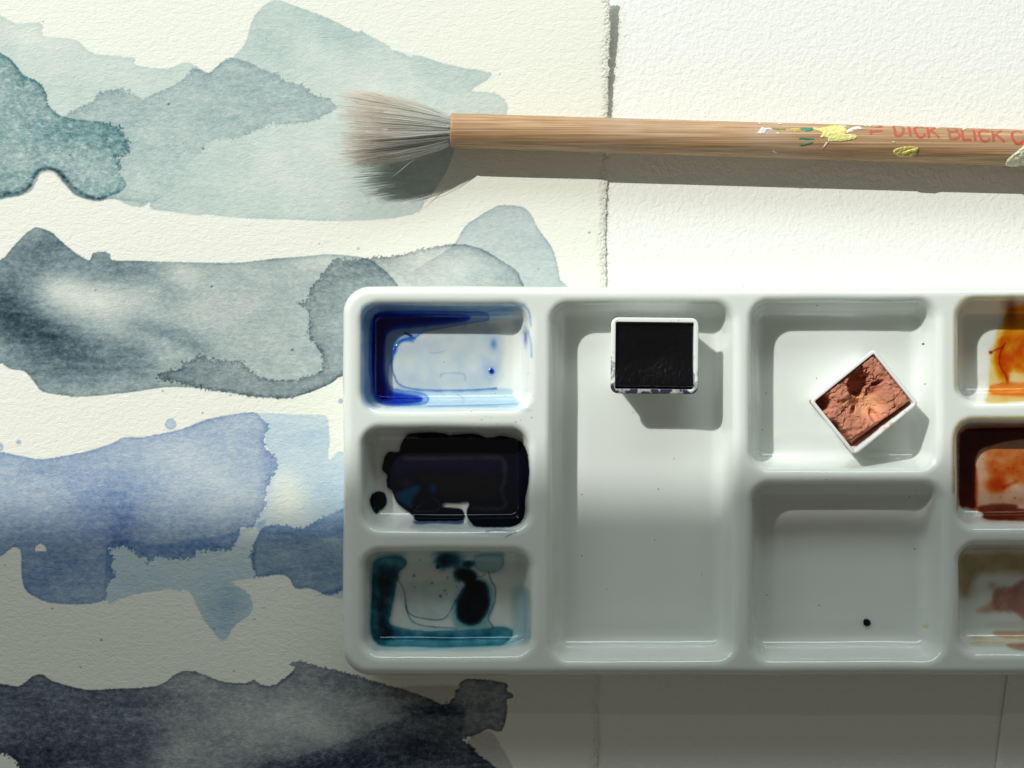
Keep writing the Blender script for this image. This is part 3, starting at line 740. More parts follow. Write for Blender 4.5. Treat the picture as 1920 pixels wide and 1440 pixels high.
# right-hand column
q = lambda p: cr(1780, 540, 0.18065, p)
Or = np.array([0.10, 0.75, 3.2])
film('orange_paint', 1786, 552, 2112, 764, [
    dict(poly=q([(610,230),(700,180),(900,160),(1500,150),(1700,300),(1650,1100),(775,1170),(400,1190),(405,1090),(415,950),(425,760),(420,660),(470,570),(500,440),(560,330)]),
         A=Or*0.16, soft=1.6, rough=1.6, edge=0.5, ew=1.5, var=0.5),
    dict(poly=q([(620,250),(900,180),(1500,200),(1500,850),(900,900),(720,860),(600,880),(560,960),(500,900),(460,760),(480,640),(530,520),(560,400)]), A=Or*0.62, soft=6, rough=3, var=0.6),
    dict(poly=q([(500,600),(600,520),(900,500),(1300,600),(1200,860),(700,840),(600,900),(520,800)]), A=Or*0.35+np.array([0.05,0.22,0]), soft=10, rough=4, var=0.9),
    dict(poly=q([(410,1050),(460,1000),(600,975),(775,985),(1300,970),(1400,1060),(1200,1120),(775,1120),(500,1110),(430,1090)]), A=(0.08,0.62,1.3), soft=3.5, var=0.3, edge=0.25, ew=3),
    dict(line=q([(425,672),(470,645),(535,618),(560,600),(575,575)]), A=(0.5,1.4,1.5), w=1.4), dict(dot=(*q([(430,668)])[0], 3.4, 3.0, 2), A=(0.5,1.4,1.6)),
    dict(line=q([(575,580),(540,640),(525,700),(520,780),(550,850),(590,910),(598,960)]), A=(0.35,1.2,1.3), w=1.3),
    dict(dot=(*q([(598,940)])[0], 4, 9, 1.4), A=(0.2,0.8,1.4)),
    dict(dot=(*q([(640,250)])[0], 10, 24, 1), A=(0.5,0.8,0.8)), dict(line=q([(75,1060),(62,900),(60,300),(90,170),(180,105),(500,92),(1500,88)]), A=(0.10,0.16,0.38), w=2.6),
    ], M_film, "orange yellow paint smeared across the upper right well", level=6.0)
q = lambda p: cr(1780, 760, 0.18065, p)
Br = np.array([0.9, 2.9, 4.2])
film('brown_paint', 1780, 775, 2112, 990, [
    dict(poly=q([(95,330),(130,270),(200,225),(300,205),(700,200),(1700,190),(1780,500),(1700,1200),(900,1200),(620,1195),(590,1165),(560,1190),(420,1190),(365,1170),(355,1130),(280,1090),(200,1065),(120,1040),(95,1010),(95,700)]),
         A=Br*0.14, soft=1.6, rough=1.2, edge=0.5, ew=1.6, var=0.4),
    dict(poly=q([(110,350),(150,280),(250,245),(700,232),(1700,220),(1760,340),(1300,345),(775,350),(560,380),(420,420),(330,450),(275,540),(262,700),(262,900),(262,1060),(180,1050),(112,1025),(105,700)]),
         A=Br*0.75+np.array([0.55,0.4,0.3]), soft=2.5, rough=0.8),
    dict(poly=q([(290,1060),(400,1030),(560,1020),(700,1040),(775,1075),(1600,1060),(1650,1180),(900,1190),(400,1180),(350,1120)]), A=Br*0.5+np.array([0.35,0.1,-0.2]), soft=3, edge=0.15),
    dict(dot=(*q([(490,820)])[0], 19, 15, 1.6), A=(0.22,1.25,2.6)), dict(line=q([(560,850),(640,815),(705,785)]), A=(0.2,0.9,1.6), w=3.0),
    dict(poly=q([(400,480),(540,460),(900,480),(1400,520),(1300,900),(900,880),(680,780),(500,740),(410,700)]), A=(0.08,0.55,1.25), soft=9, rough=3, var=0.9),
    dict(line=q([(262,640),(275,720),(280,900),(272,1060)]), A=(0.2,1.1,2.0), w=2.6), dict(line=q([(48,900),(46,400),(75,230),(170,150),(400,132),(1500,128)]), A=(0.2,0.36,0.75), w=3.2),
    ]+[dict(dot=(*q([p])[0], r*0.8, r*0.7, 1.3), A=(0.6,1.1,1.4)) for p, r in [((610,650),2.2),((660,650),1.2),((655,710),1.6),((480,665),1.8),((680,960),2.4),((740,975),1.6),((455,575),1.3),((700,535),1.4),((350,555),1.2),((705,690),1.6),((530,955),1.5),((268,655),2.2),((440,945),1.3),((630,900),1.3)]],
    M_film, "dark reddish brown paint pooled in the middle right well", level=6.15)
q = lambda p: cr(1780, 1000, 0.18065, p)
film('pink_paint', 1792, 1020, 2112, 1236, [
    dict(poly=q([(100,300),(160,210),(400,190),(900,190),(1600,200),(1600,420),(900,420),(500,410),(280,440),(230,560),(180,650),(120,620)]), A=(0.20,0.34,0.58), soft=9, var=0.6),
    dict(poly=q([(455,640),(480,590),(560,565),(660,570),(720,510),(820,470),(1000,480),(1150,560),(1200,800),(1000,900),(860,920),(780,890),(720,830),(600,805),(500,800),(460,740)]), A=(0.22,0.55,0.6), soft=6, rough=3.0, var=0.9, body=0.42),
    dict(poly=q([(300,795),(370,760),(460,700),(520,780),(420,815),(320,812)]), A=(0.10,0.35,0.5), soft=7, body=0.15),
    dict(dot=(*q([(450,545)])[0], 8, 6, 1), A=(0.08,0.25,0.32)),
    dict(poly=q([(460,1020),(700,1010),(1300,1005),(1300,1100),(775,1100),(540,1080)]), A=(0.14,0.34,0.55), soft=3, var=0.5),
    dict(poly=q([(250,1060),(500,1090),(1300,1110),(1300,1180),(600,1165),(240,1155)]), A=(0.06,0.12,0.25), soft=4),
    dict(poly=q([(590,1155),(700,1145),(1000,1140),(1000,1215),(775,1215),(650,1190)]), A=(0.2,0.5,0.62), soft=3),
    dict(poly=q([(400,950),(800,960),(1300,930),(1300,700),(1000,900)]), A=(0.03,0.06,0.1), soft=8)],
    M_clay, bc0=(0.46, 0.25, 0.19), label="faded pink clay paint dabbed in the lower right well")

# tiny dried specks on the porcelain, and one bigger black drop
def palette_specks():
    r = np.random.RandomState(9)
    pts = [(1264,860,2.0),(1091,927,2.2),(1234,917,2.2),(1227,1012,2.2),(1091,1042,2.4),(1138,1105,1.5),(1531,709,2.2),(1437,737,2.2),(1430,806,2.2),(1731,645,3.2),
           (1705,931,2.2),(1715,1029,2.6),(1438,1116,2.2),(1536,1135,2.4),(1394,537,2.2),(884,772,1.8),(903,787,1.8),(932,795,1.6),(967,791,2.2),(997,783,2.0),(990,700,1.6),
           (832,679,1.8),(851,735,1.4),(929,738,1.8),(947,743,1.6),(898,759,1.6),(873,610,2.2),(896,610,2.0),(900,608,1.5),(908,606,1.6),(1187,774,1.8),(1532,573,2.6),(1316,1077,1.8),(1549,899,2.0),
           (910,780,1.3),(921,783,1.2),(976,788,1.3),(997,760,1.3),(1734,720,2.0),(1001,742,1.3)]
    V = []; F = []; n = 0
    for px, py, d in pts:
        z = 8.0
        for _ in range(12):
            X, Y = PX(px, py, z); z = 0.5*z+0.5*float(palette_z(X, Y))
        X, Y = PX(px, py, z); rad = d*S*0.5; a = np.arange(6)*math.pi/3
        e = 0.05; nx = -(palette_z(X+e, Y)-palette_z(X-e, Y))/(2*e); ny = -(palette_z(X, Y+e)-palette_z(X, Y-e))/(2*e)
        ring = np.stack([X+rad*np.cos(a)*r.uniform(.8, 1.2, 6), Y+rad*np.sin(a)*r.uniform(.8, 1.2, 6)], 1)
        rz_ = z+0.02-(ring[:, 0]-X)*nx-(ring[:, 1]-Y)*ny
        V += [np.column_stack([ring, rz_]), np.array([[X, Y, z+0.09]])]
        F += [[n+k, n+(k+1) % 6, n+6] for k in range(6)]; n += 7
    o = mk('paint_specks', np.vstack(V), np.array(F), simple('dried_speck', (0.02, 0.02, 0.025), 0.5).m)
    tag(o, "tiny dark paint specks scattered over the white porcelain", "paint specks", kind='stuff')
palette_specks()
film('paint_drop', 1615, 1156, 1636, 1180, [dict(poly=[(1619,1165),(1621,1161.5),(1626,1161),(1630.5,1164),(1632,1169),(1629,1173),(1624,1173.5),(1620,1170.5)], A=Kk, soft=0.8, rough=0.3, body=1)],
     M_ink, "single black paint drop in the empty lower middle well", st=0.8, th=0.3)
film('paint_drop', 1724, 1162, 1744, 1184, [dict(poly=[(1730,1170),(1734,1172),(1739,1168),(1741,1173),(1736,1178),(1731,1176)], A=(0.02,0.06,0.35), soft=1.5, body=0.2)],
     M_film, "pale yellow smudge in the corner of the empty lower middle well", st=1.0)

# ------------------------------------------------------------------ half pans
def rr_loop(hx, hy, r, z, k=6):
    out = []
    for cx, cy, a0 in ((hx-r, hy-r, 0), (-hx+r, hy-r, 90), (-hx+r, -hy+r, 180), (hx-r, -hy+r, 270)):
        for i in range(k+1):
            a = math.radians(a0+90*i/k); out.append((cx+r*math.cos(a), cy+r*math.sin(a), z))
    return np.array(out)
def pan_shell(parent, hx, hy, h, wall, mat, rad=1.6):
    L = [rr_loop(hx-1.5, hy-1.5, rad*0.8, 0.0), rr_loop(hx-1.2, hy-1.2, rad, 0.35), rr_loop(hx-0.42, hy-0.42, rad, h-1.1), rr_loop(hx-0.05, hy-0.05, rad, h-0.95),
         rr_loop(hx, hy, rad, h-0.75), rr_loop(hx, hy, rad, h-0.16), rr_loop(hx-0.16, hy-0.16, rad-0.1, h),
         rr_loop(hx-wall+0.1, hy-wall+0.1, 0.55, h), rr_loop(hx-wall, hy-wall, 0.45, h-0.12), rr_loop(hx-wall-0.5, hy-wall-0.5, 0.45, 1.6), rr_loop(hx-wall-0.9, hy-wall-0.9, 0.4, 1.2)]
    n = len(L[0]); v = np.vstack(L); F = []
    for k in range(len(L)-1):
        a = k*n+np.arange(n); b = a+n
        F.append(np.stack([a, np.roll(a, -1), np.roll(b, -1), b], 1))
    F.append(np.arange(n)[::-1]); F.append((len(L)-1)*n+np.arange(n))
    o = mk('pan', v, F, mat, parent=parent)
    md = o.modifiers.new('wn', 'WEIGHTED_NORMAL'); md.keep_sharp = False
    return o
def pan_plastic(name, stain, thr, seed):
    m = simple(name, (0.84, 0.86, 0.85), 0.28)
    v = m.coords(); n1 = m.noise(v, 420, 3, 0.6, 1.0); n2 = m.noise(v, 150+seed, 2, 0.5)
    sep = m.n.new('ShaderNodeSeparateXYZ'); tc = m.n.new('ShaderNodeTexCoord'); m.link(tc.outputs['Object'], sep.inputs[0])
    g = m.math('MULTIPLY_ADD', sep.outputs[1], -16.0, m.math('ADD', m.math('MULTIPLY', n1, 0.6), m.math('MULTIPLY', n2, 0.4)))
    k = m.ramp(g, [(thr, 0.0), (thr+0.03, 0.55), (thr+0.10, 0.6), (thr+0.13, 1.0)])
    hi = m.ramp(m.math('MULTIPLY', sep.outputs[2], 100.0), [(0.84, 0.0), (0.9, 1.0)])
    m.base(m.mix(m.math('MULTIPLY', k, hi), (0.80, 0.83, 0.81), stain)); return m.m
FLOOR = 6.1
def cake(parent, name, hx, hy, nx, ny, zfun, mat, attrs=None):
    X, Y = np.meshgrid(np.linspace(-hx, hx, nx), np.linspace(-hy, hy, ny))
    Z, A = zfun(X, Y)
    v = np.stack([X, Y, Z], -1).reshape(-1, 3); f = grid_faces(ny, nx)
    return mk(name, v, f, mat, parent=parent, attrs={'tone': A.ravel()})
# black pan
cx, cy = PX(1227.5, 667, FLOOR+9.3)
pan1 = tag(empty('watercolour_pan', (float(cx), float(cy), FLOOR), math.radians(-0.6)), "white plastic half pan of shiny black paint with smudged rim", "paint pan", "half pans standing in the palette")
pan_shell(pan1, 9.42, 8.2, 9.3, 0.98, pan_plastic('smudged_pan_plastic', (0.03, 0.03, 0.06), 0.50, 0))
m = simple('black_paint_cake', (0.003, 0.0026, 0.004), 0.18, 0.5)
v = m.coords(1, 0.35, 1); n1 = m.noise(v, 900, 3, 0.6); n2 = m.noise(m.coords(), 260, 4, 0.6)
m.bump(m.math('ADD', m.math('MULTIPLY', n1, 0.5), n2), 0.00022)
def zb(X, Y):
    r = np.hypot(X/8, Y/7)
    z = 8.2+0.95*sstep(0.5, -6.9, Y)**1.3-0.6*np.exp(-((X-0.5)/4.5)**2-((Y+0.2)/3.2)**2)+0.12*fbm(X*0.4, Y*0.4, 81, 3)+0.05*fbm(X*2.0, Y*1.0, 82, 2)
    z = z-1.3*sstep(0.5, 0.0, (Y+6.95)+0.25*fbm(X*0.3, X*0, 83, 2))
    # brushed grooves near the lower side
    gm = np.exp(-((Y+4.8)/2.0)**2)
    z = z+gm*0.09*fbm(X*3.4+0.35*(Y+3)*X*0.3, Y*0.4, 84, 2)
    return z, np.zeros_like(X)
cake(pan1, 'paint_cake', 8.34, 7.12, 110, 96, zb, m.m)

# terracotta pan
ca, cb = (0.777, -0.629), (0.634, 0.773)
TOP2 = FLOOR+9.0
cx, cy = PX(1620.5, 754.5, TOP2)
ang = math.atan2(0.629, 0.777)
pan2 = tag(empty('watercolour_pan', (float(cx), float(cy), FLOOR), ang), "white plastic half pan of cracked terracotta paint set diagonally in its well", "paint pan", "half pans standing in the palette")
pan_shell(pan2, 8.95, 7.65, 9.0, 0.75, pan_plastic('dusty_pan_plastic', (0.62, 0.32, 0.2), 0.66, 20), 1.0)
EXT = 0.2778*S*0.957                         # photo crop unit -> mm at the pan's rim
def uv(x, y):                                # crop point -> pan frame (mm); y up
    dx, dy = x-865, y-845
    return (dx*ca[0]+dy*ca[1])*EXT, -(dx*cb[0]+dy*cb[1])*EXT
def zt(X, Y):
    def G(p, rx, ry, a=0.0):
        u, w_ = uv(*p); c_, s_ = math.cos(a), math.sin(a)
        qx = ((X-u)*c_+(Y-w_)*s_)/rx; qy = (-(X-u)*s_+(Y-w_)*c_)/ry
        return qx*qx+qy*qy
    wb = fbm(X*0.9, Y*0.9, 91, 4); wf = fbm(X*2.4, Y*2.4, 92, 3)
    z = 8.45+0.22*wb+0.05*wf
    z = z+0.35*np.exp(-G((690, 840), 2.6, 2.4))+0.3*np.exp(-G((1090, 830), 2.8, 2.0, 0.8))+0.3*np.exp(-G((840, 990), 1.8, 1.2))+0.2*np.exp(-G((990, 600), 2.6, 2.2))
    # scooped hollow, pit and its overhang
    hol = np.exp(-(G((895, 855), 2.8, 3.5, 0.55))**1.6); z = z-3.0*hol*(1+0.08*wf)
    z = z-1.5*np.exp(-(G((935, 760), 1.7, 1.4))**1.5)
    gp = G((834, 716), 2.8, 2.2, 0.75)*(1+0.6*wb+0.35*wf)
    z = z-4.8*np.exp(-gp**3)
    z = z-1.8*np.exp(-(G((960, 712), 1.3, 0.42, -0.35)*(1+0.4*wf))**2)
    z = z-1.7*np.exp(-(G((800, 895), 0.9, 0.55, 0.4)*(1+0.4*wf))**2)
    z = z-1.6*np.exp(-(G((945, 935), 1.4, 0.8, 1.2)*(1+0.4*wf))**2)
    # cracks: cell borders
    r = np.random.RandomState(4); P = r.uniform(-9.5, 9.5, (24, 2))
    Xw, Yw = X+0.7*wb, Y+0.7*fbm(X*0.9, Y*0.9, 95, 3)
    ds = np.sort(np.stack([np.hypot(Xw-a, Yw-b) for a, b in P], -1), -1)
    cr_ = ds[..., 1]-ds[..., 0]
    side = 1-np.exp(-G((890, 850), 3.2, 3.6))
    z = z-0.65*np.exp(-(cr_/0.10)**2)*side*(0.35+0.9*np.clip(fbm(X*0.35, Y*0.35, 96, 2)+0.4, 0, 1))
    z = z+0.14*np.tanh((fbm(X*0.45, Y*0.45, 97, 2))*6)*side
    # shrunken away from the left corner and the lower right side
    gl = G((535, 838), 3.0, 2.2, -0.95)*(1+0.25*wb); z = z-5.6*sstep(1.25, 0.95, np.sqrt(gl))
    sh = (-Y-7.65+0.55); lw = 2.0+0.7*np.clip(-X/6, -0.9, 1)+0.35*wb
    z = z-5.0*sstep(-lw, -lw*0.25, sh)
    lf = (-X-8.2); z = z-3.6*sstep(-1.3+0.3*wb, -0.55, lf)*sstep(2.0, -1.0, Y)
    z = z-1.5*sstep(0.35, 0.0, np.minimum(8.2-np.abs(X), 6.9-np.abs(Y))+0.3*wf)
    z = np.maximum(z, 1.7+0.3*wf)
    tone = np.clip(hol*1.15+0.12*wf, 0, 1)
    return z, tone
m = simple('dry_terracotta_paint', (0.4, 0.17, 0.1), 0.85, 0.15)
n1 = m.noise(m.coords(), 700, 4, 0.65); n2 = m.noise(m.coords(), 180, 3, 0.6)
c1 = m.mix(n2, (0.56, 0.235, 0.15), (0.46, 0.18, 0.113)); c1 = m.mix(m.attr('tone').outputs['Fac'], c1, (0.70, 0.345, 0.19))
m.base(c1); m.bump(n1, 0.0001)
cake(pan2, 'paint_cake', 8.17, 6.87, 190, 164, zt, m.m)

# ------------------------------------------------------------------ bamboo brush
def brush():
    zA, zB = 5.9, 5.15
    xA, yA = PX(845, 244.5, zA); xB, yB = PX(1920, 277.5, zB)
    A = np.array([xA, yA, zA]); B = np.array([xB, yB, zB])
    d = (B-A); L0 = np.linalg.norm(d); d /= L0
    up = np.array([0, 0, 1.0]); up = up-d*np.dot(up, d); up /= np.linalg.norm(up)
    sd = np.cross(up, d)                      # towards the top of the photograph when d points right
    if sd[1] < 0: sd = -sd
    R0, R1 = 3.78, 4.03; Ltot = L0*1.22
    rad = lambda s: R0+(R1-R0)*s/L0
    root = tag(empty('paint_brush', tuple(A-np.array([0, 0, R0]))), "bamboo handled paint brush with splayed pale bristles lying above the palette", "paint brush")
    org = tuple(A-np.array([0, 0, R0]))
    N = 64
    def P(s, a, r):                           # a measured from the top of the handle towards the top of the photo
        s = np.asarray(s)[..., None]; a = np.asarray(a)[..., None]; r = np.asarray(r)[..., None]
        return A+d*s+(up*np.cos(a)+sd*np.sin(a))*r
    ss = np.concatenate([[0.9, 0.06, 0, 0.05, 0.25, 0.8], np.linspace(3, Ltot, 60)]); rr = [0.80, 0.86, 0.93, 0.985, 0.998, 1.0]+[1.0]*60
    a = np.arange(N)*2*math.pi/N
    ring = []
    for s, k in zip(ss, rr):
        wob = 1+0.006*np.sin(3*a+1)+0.008*perlin(a*2+5, np.full(N, s*0.02), 3)
        jag = (0.06*perlin(a*9, a*0+1, 4) if s < 0.1 else 0)
        ring.append(P(np.full(N, s)+jag, a, rad(s)*k*wob))
    v = np.vstack(ring); F = []
    for k in range(len(ss)-1):
        i = k*N+np.arange(N); j = i+N
        F.append(np.stack([i, np.roll(i, -1), np.roll(j, -1), j], 1))
    F.append(np.arange(N)[::-1]); F.append((len(ss)-1)*N+np.arange(N))
    m = simple('bamboo', (0.45, 0.27, 0.13), 0.42, 0.4)
    vst = m.coords(0.012, 1, 1)
    n1 = m.noise(vst, 2600, 3, 0.65); n2 = m.noise(m.coords(0.05, 1, 1), 500, 2, 0.5); n3 = m.noise(m.coords(1, 1.5, 1.5), 45, 3, 0.6)
    c = m.mix(m.ramp(n1, [(0.40, 0.0), (0.62, 1.0)]), (0.34, 0.19, 0.09), (0.58, 0.385, 0.22))
    c = m.mix(m.math('MULTIPLY', m.ramp(n2, [(0.45, 0), (0.7, 1)]), 0.5), c, (0.34, 0.19, 0.09))
    c = m.mix(m.math('MULTIPLY', m.ramp(n3, [(0.5, 0), (0.75, 1)]), 0.35), c, (0.55, 0.44, 0.36))
    m.base(c); m.bump(n1, 0.00008)
    mk('handle', v, F, m.m, parent=root, origin=org).location = (0, 0, 0)
    # ---- hair
    r = np.random.RandomState(3); n = 2200
    q1 = np.where(r.rand(n) < 0.60, r.uniform(0.80, 1.05, n), np.sqrt(r.rand(n))); th = r.rand(n)*2*math.pi
    base = A+d*0.9+((up*np.cos(th)[:, None]+sd*np.sin(th)[:, None])*(q1*2.9)[:, None])
    Lh = r.normal(22.2, 1.9, n)+r.exponential(0.8, n); Lh = np.where(r.rand(n) < 0.06, Lh*r.uniform(0.55, 0.95, n), Lh)
    spread = 5.0*q1+np.abs(r.normal(0, 0.25, n))
    clump = th+0.10*np.sin(th*9)+r.normal(0, 0.05, n)
    su, ss_ = np.cos(clump)*spread*0.95, np.sin(clump)*spread*1.02-0.25
    tip = base-d*Lh[:, None]+up*su[:, None]+sd*ss_[:, None]+r.normal(0, 0.28, (n, 3))
    stray = r.rand(n) < 0.012; tip[stray] += r.normal(0, 1.6, (stray.sum(), 3))
    stray2 = np.arange(n) < 7
    tip[stray2] = base[stray2]-d*13.5+sd*(-9.0-0.55*np.arange(7))[:, None]+up*r.uniform(-1, 1.5, (7, 1))
    segs, sides = 7, 3
    t = np.linspace(0, 1, segs)
    ctrl = base+(tip-base)*0.5+(up*(np.cos(clump)*q1*1.25)[:, None]+sd*(np.sin(clump)*q1*1.25)[:, None])+r.normal(0, 0.13, (n, 3))
    T = t[None, :, None]
    pts = base[:, None]*(1-T)**2+2*ctrl[:, None]*T*(1-T)+tip[:, None]*T**2
    pts[..., 2] = np.maximum(pts[..., 2], 0.62)
    ang = np.arange(sides)*2*math.pi/3
    rr2 = np.where(stray2, 0.085, r.uniform(0.038, 0.07, n))[:, None]*(1-0.8*t[None]**3)
    V = pts[:, :, None]+(up[None]*np.cos(ang)[:, None]+sd[None]*np.sin(ang)[:, None])[None, None]*rr2[:, :, None, None]
    i = np.arange(n*segs*sides).reshape(n, segs, sides); a_, b_ = i[:, :-1], i[:, 1:]
    Fh = np.stack([a_, np.roll(a_, -1, 2), np.roll(b_, -1, 2), b_], -1).reshape(-1, 4)
    tt = np.broadcast_to(t[None, :, None], (n, segs, sides)).ravel()
    hue = np.clip(r.rand(n)*0.75+0.25*(0.5+0.5*np.sin(th))-0.05, 0, 1)
    hid = np.repeat(hue, segs*sides)
    dk = np.repeat(np.where(r.rand(n) < 0.035, 0.45, r.uniform(0.9, 1.0, n)), segs*sides)
    c0 = np.array([0.95, 0.97, 0.93]); c1 = np.array([0.97, 0.96, 0.90]); c2 = np.array([0.95, 0.86, 0.78]); c3 = np.array([0.97, 0.96, 0.93])
    tt_ = tt[:, None]
    colr = c0+(c1-c0)*np.clip(tt_*2.2, 0, 1)
    pk = sstep(0.50, 0.82, tt_)*(1-sstep(0.95, 1.0, tt_))*(0.35+0.65*hid[:, None])
    colr = colr+(c2-colr)*pk; colr = colr+(c3-colr)*sstep(0.93, 1.0, tt_)*0.6
    colr = colr*dk[:, None]
    # solid core added inside the hairs to brighten the tuft, grooved into clumps
    nt, na = 34, 120
    tc_ = np.linspace(0, 0.86, nt)[:, None]; aa_ = (np.arange(na)*2*math.pi/na)[None]
    env = 2.75+2.3*tc_*(1-tc_)+4.7*tc_
    flute = 1+0.035*perlin(aa_*7+0*tc_, tc_*2.2, 6)+0.05*perlin(aa_*22, tc_*1.5+0*aa_, 7)+0.045*perlin(aa_*48, tc_*2.0+0*aa_, 8)
    shrink = np.sqrt(np.clip(1-(np.clip(tc_-0.60, 0, 1)/0.265)**2, 0.0, 1))
    shrink = shrink*(1-0.16*np.clip(tc_-0.5, 0, 1)/0.36*np.abs(perlin(aa_*9, tc_*0+1.0, 9)))
    rc = env*0.87*flute*np.maximum(shrink, 0.02)
    ctr = A+d*0.9-d*(tc_*22.8)[..., None]-sd*(0.25*tc_)[..., None]
    cv = ctr+(up*np.cos(aa_)[..., None]+sd*np.sin(aa_)[..., None])*rc[..., None]
    cv[..., 2] = np.maximum(cv[..., 2], 0.62)
    ic = np.arange(nt*na).reshape(nt, na)+len(colr)
    Fc = np.stack([ic[:-1], np.roll(ic[:-1], -1, 1), np.roll(ic[1:], -1, 1), ic[1:]], -1).reshape(-1, 4)
    tq = np.broadcast_to(tc_, (nt, na)).ravel()[:, None]
    cc = c0+(c1-c0)*np.clip(tq*2.2, 0, 1); cc = cc+(c2-cc)*sstep(0.45, 0.8, tq)*0.75
    groove = np.clip((flute-1)/0.06+0.85, 0.45, 1.0).ravel()[:, None]
    cc = np.minimum(cc*(0.84+0.22*groove), 0.99)
    m = simple('goat_hair', (0.6, 0.55, 0.5), 0.4, 0.5); m.base(m.attr('tint').outputs[0]); m.set(Transmission_Weight=0.0)
    tl = m.n.new('ShaderNodeBsdfTranslucent'); m.link(m.attr('tint').outputs[0], tl.inputs[0]); mxh = m.n.new('ShaderNodeMixShader'); m.link(m.math('MULTIPLY', m.math('SUBTRACT', 1.0, m.attr('solid').outputs['Fac']), 0.15), mxh.inputs[0])
    m.link(m.b.outputs[0], mxh.inputs[1]); m.link(tl.outputs[0], mxh.inputs[2]); thr = m.n.new('ShaderNodeBsdfTransparent'); mxt = m.n.new('ShaderNodeMixShader'); m.link(m.math('MULTIPLY', m.math('SUBTRACT', 1.0, m.attr('solid').outputs['Fac']), 0.34), mxt.inputs[0])
    m.link(mxh.outputs[0], mxt.inputs[1]); m.link(thr.outputs[0], mxt.inputs[2]); m.link(mxt.outputs[0], m.out.inputs[0])
    o = mk('bristles', np.vstack([V.reshape(-1, 3), cv.reshape(-1, 3)]), np.vstack([Fh, Fc]), m.m, parent=root, origin=org, attrs={'tint': np.vstack([colr, cc]), 'solid': np.concatenate([np.zeros(len(colr)), np.ones(len(cc))])}); o.location = (0, 0, 0); tag(o, kind='stuff')
    # ---- helper: photo pixel -> handle coordinates
    def loc(px, py):
        s = (px-845)*S*0.985; cyp = 244.5+(px-845)*33.0/1075
        k = np.clip((cyp-py)*S*0.986/rad(s), -0.995, 0.995)
        return s, np.arcsin(k)
    # ---- dried paint dabs
    def dab_mat(name, ca_, cb_, rough=0.45):
        m = simple(name, ca_, rough); nn = m.noise(m.coords(0.6, 1.6, 1), 700, 3, 0.6, 1.2); m.base(m.mix(m.ramp(nn, [(0.35, 0), (0.65, 1)]), ca_, cb_))
        m.bump(nn, 0.00018); return m.m
    DM = dict(white=dab_mat('white_acrylic', (0.80, 0.80, 0.78), (0.66, 0.67, 0.66)), yellow=dab_mat('lemon_acrylic', (0.72, 0.62, 0.12), (0.70, 0.72, 0.36)),
              green=dab_mat('green_acrylic', (0.03, 0.20, 0.10), (0.06, 0.30, 0.17)), ochre=dab_mat('ochre_acrylic', (0.48, 0.36, 0.06), (0.70, 0.62, 0.22)),
              pale=dab_mat('pale_yellow_acrylic', (0.72, 0.70, 0.42), (0.62, 0.64, 0.52)), olive=dab_mat('olive_acrylic', (0.35, 0.28, 0.05), (0.20, 0.25, 0.08)))
    def dab(name, pts, key, h=0.10):
        p = smooth_poly(pts, 4); lo, hi = p.min(0)-1, p.max(0)+1
        gx, gy = np.meshgrid(np.arange(lo[0], hi[0], 0.9), np.arange(lo[1], hi[1], 0.9))
        dd = seg_dist(gx, gy, p)+1.0*fbm(gx/5, gy/3, 101, 3)
        f = grid_faces(*gx.shape)
        keep = (dd > 0).ravel()
        f = f[keep[f].sum(1) >= 3]
        if len(f) == 0: return
        s, a = loc(gx, gy)
        hh = h*np.clip(dd/2.2, 0, 1)**0.6*(1+0.9*fbm(gx/6, gy/4, 102, 3))+0.02
        v = P(s, a, rad(s)*1.008+np.where(dd > 0, hh, -0.12)).reshape(-1, 3)
        v, f = compact(v, f)
        o = mk(name, v, f[:, ::-1] if False else f, DM[key], parent=root, origin=org); o.location = (0, 0, 0)
        return o
    k = lambda pts, ox=1390, oy=210, s=0.1354: [(ox+x*s, oy+y*s) for x, y in pts]
    dab('paint_dab', k([(180,335),(210,290),(245,245),(280,250),(370,255),(405,285),(330,280),(300,310),(280,340)]), 'white')
    dab('paint_dab', k([(210,172),(270,172),(240,188),(205,190)]), 'white'); dab('paint_dab', k([(460,185),(540,178),(520,200),(480,198)]), 'white')
    dab('paint_dab', k([(440,318),(480,322),(470,340),(445,335)]), 'white', 0.06); dab('paint_dab', k([(400,545),(430,555),(460,572),(510,578),(450,585),(415,570)]), 'white', 0.06)
    dab('paint_dab', k([(370,250),(450,250),(560,255),(570,285),(520,292),(440,285),(390,280)]), 'olive', 0.05)
    dab('paint_dab', k([(640,262),(720,250),(780,262),(790,300),(720,305),(650,290)]), 'ochre', 0.05)
    dab('paint_dab', k([(740,270),(800,252),(930,248),(945,290),(860,310),(800,292)]), 'green', 0.08)
    dab('paint_dab', k([(750,395),(800,385),(850,390),(960,400),(940,425),(840,425),(760,415)]), 'green', 0.07)
    dab('paint_dab', k([(765,495),(850,465),(945,447),(940,468),(860,490),(790,502)]), 'green', 0.07)
    dab('paint_dab', k([(955,250),(1080,248),(1200,215),(1300,210),(1400,250),(1420,310),(1390,340),(1500,345),(1545,365),(1530,410),(1440,430),(1320,450),(1240,445),(1150,450),(1140,400),(1040,390),(1080,330),(1020,300),(960,275)]), 'yellow', 0.16)
    dab('paint_dab', k([(1390,330),(1420,285),(1500,240),(1590,222),(1640,255),(1700,270),(1600,275),(1510,290),(1450,325)]), 'white', 0.14)
    dab('paint_dab', k([(1300,215),(1360,205),(1440,222),(1390,240),(1320,240)]), 'pale', 0.1)
    dab('paint_dab', k([(1080,545),(1105,490),(1130,450),(1160,455),(1130,500)]), 'white', 0.08)
    dab('paint_dab', k([(1075,355),(1110,310),(1150,320),(1110,350)]), 'white', 0.2)
    dab('paint_dab', k([(1660,205),(1760,200),(1850,205),(1760,216),(1690,218)]), 'white', 0.08)
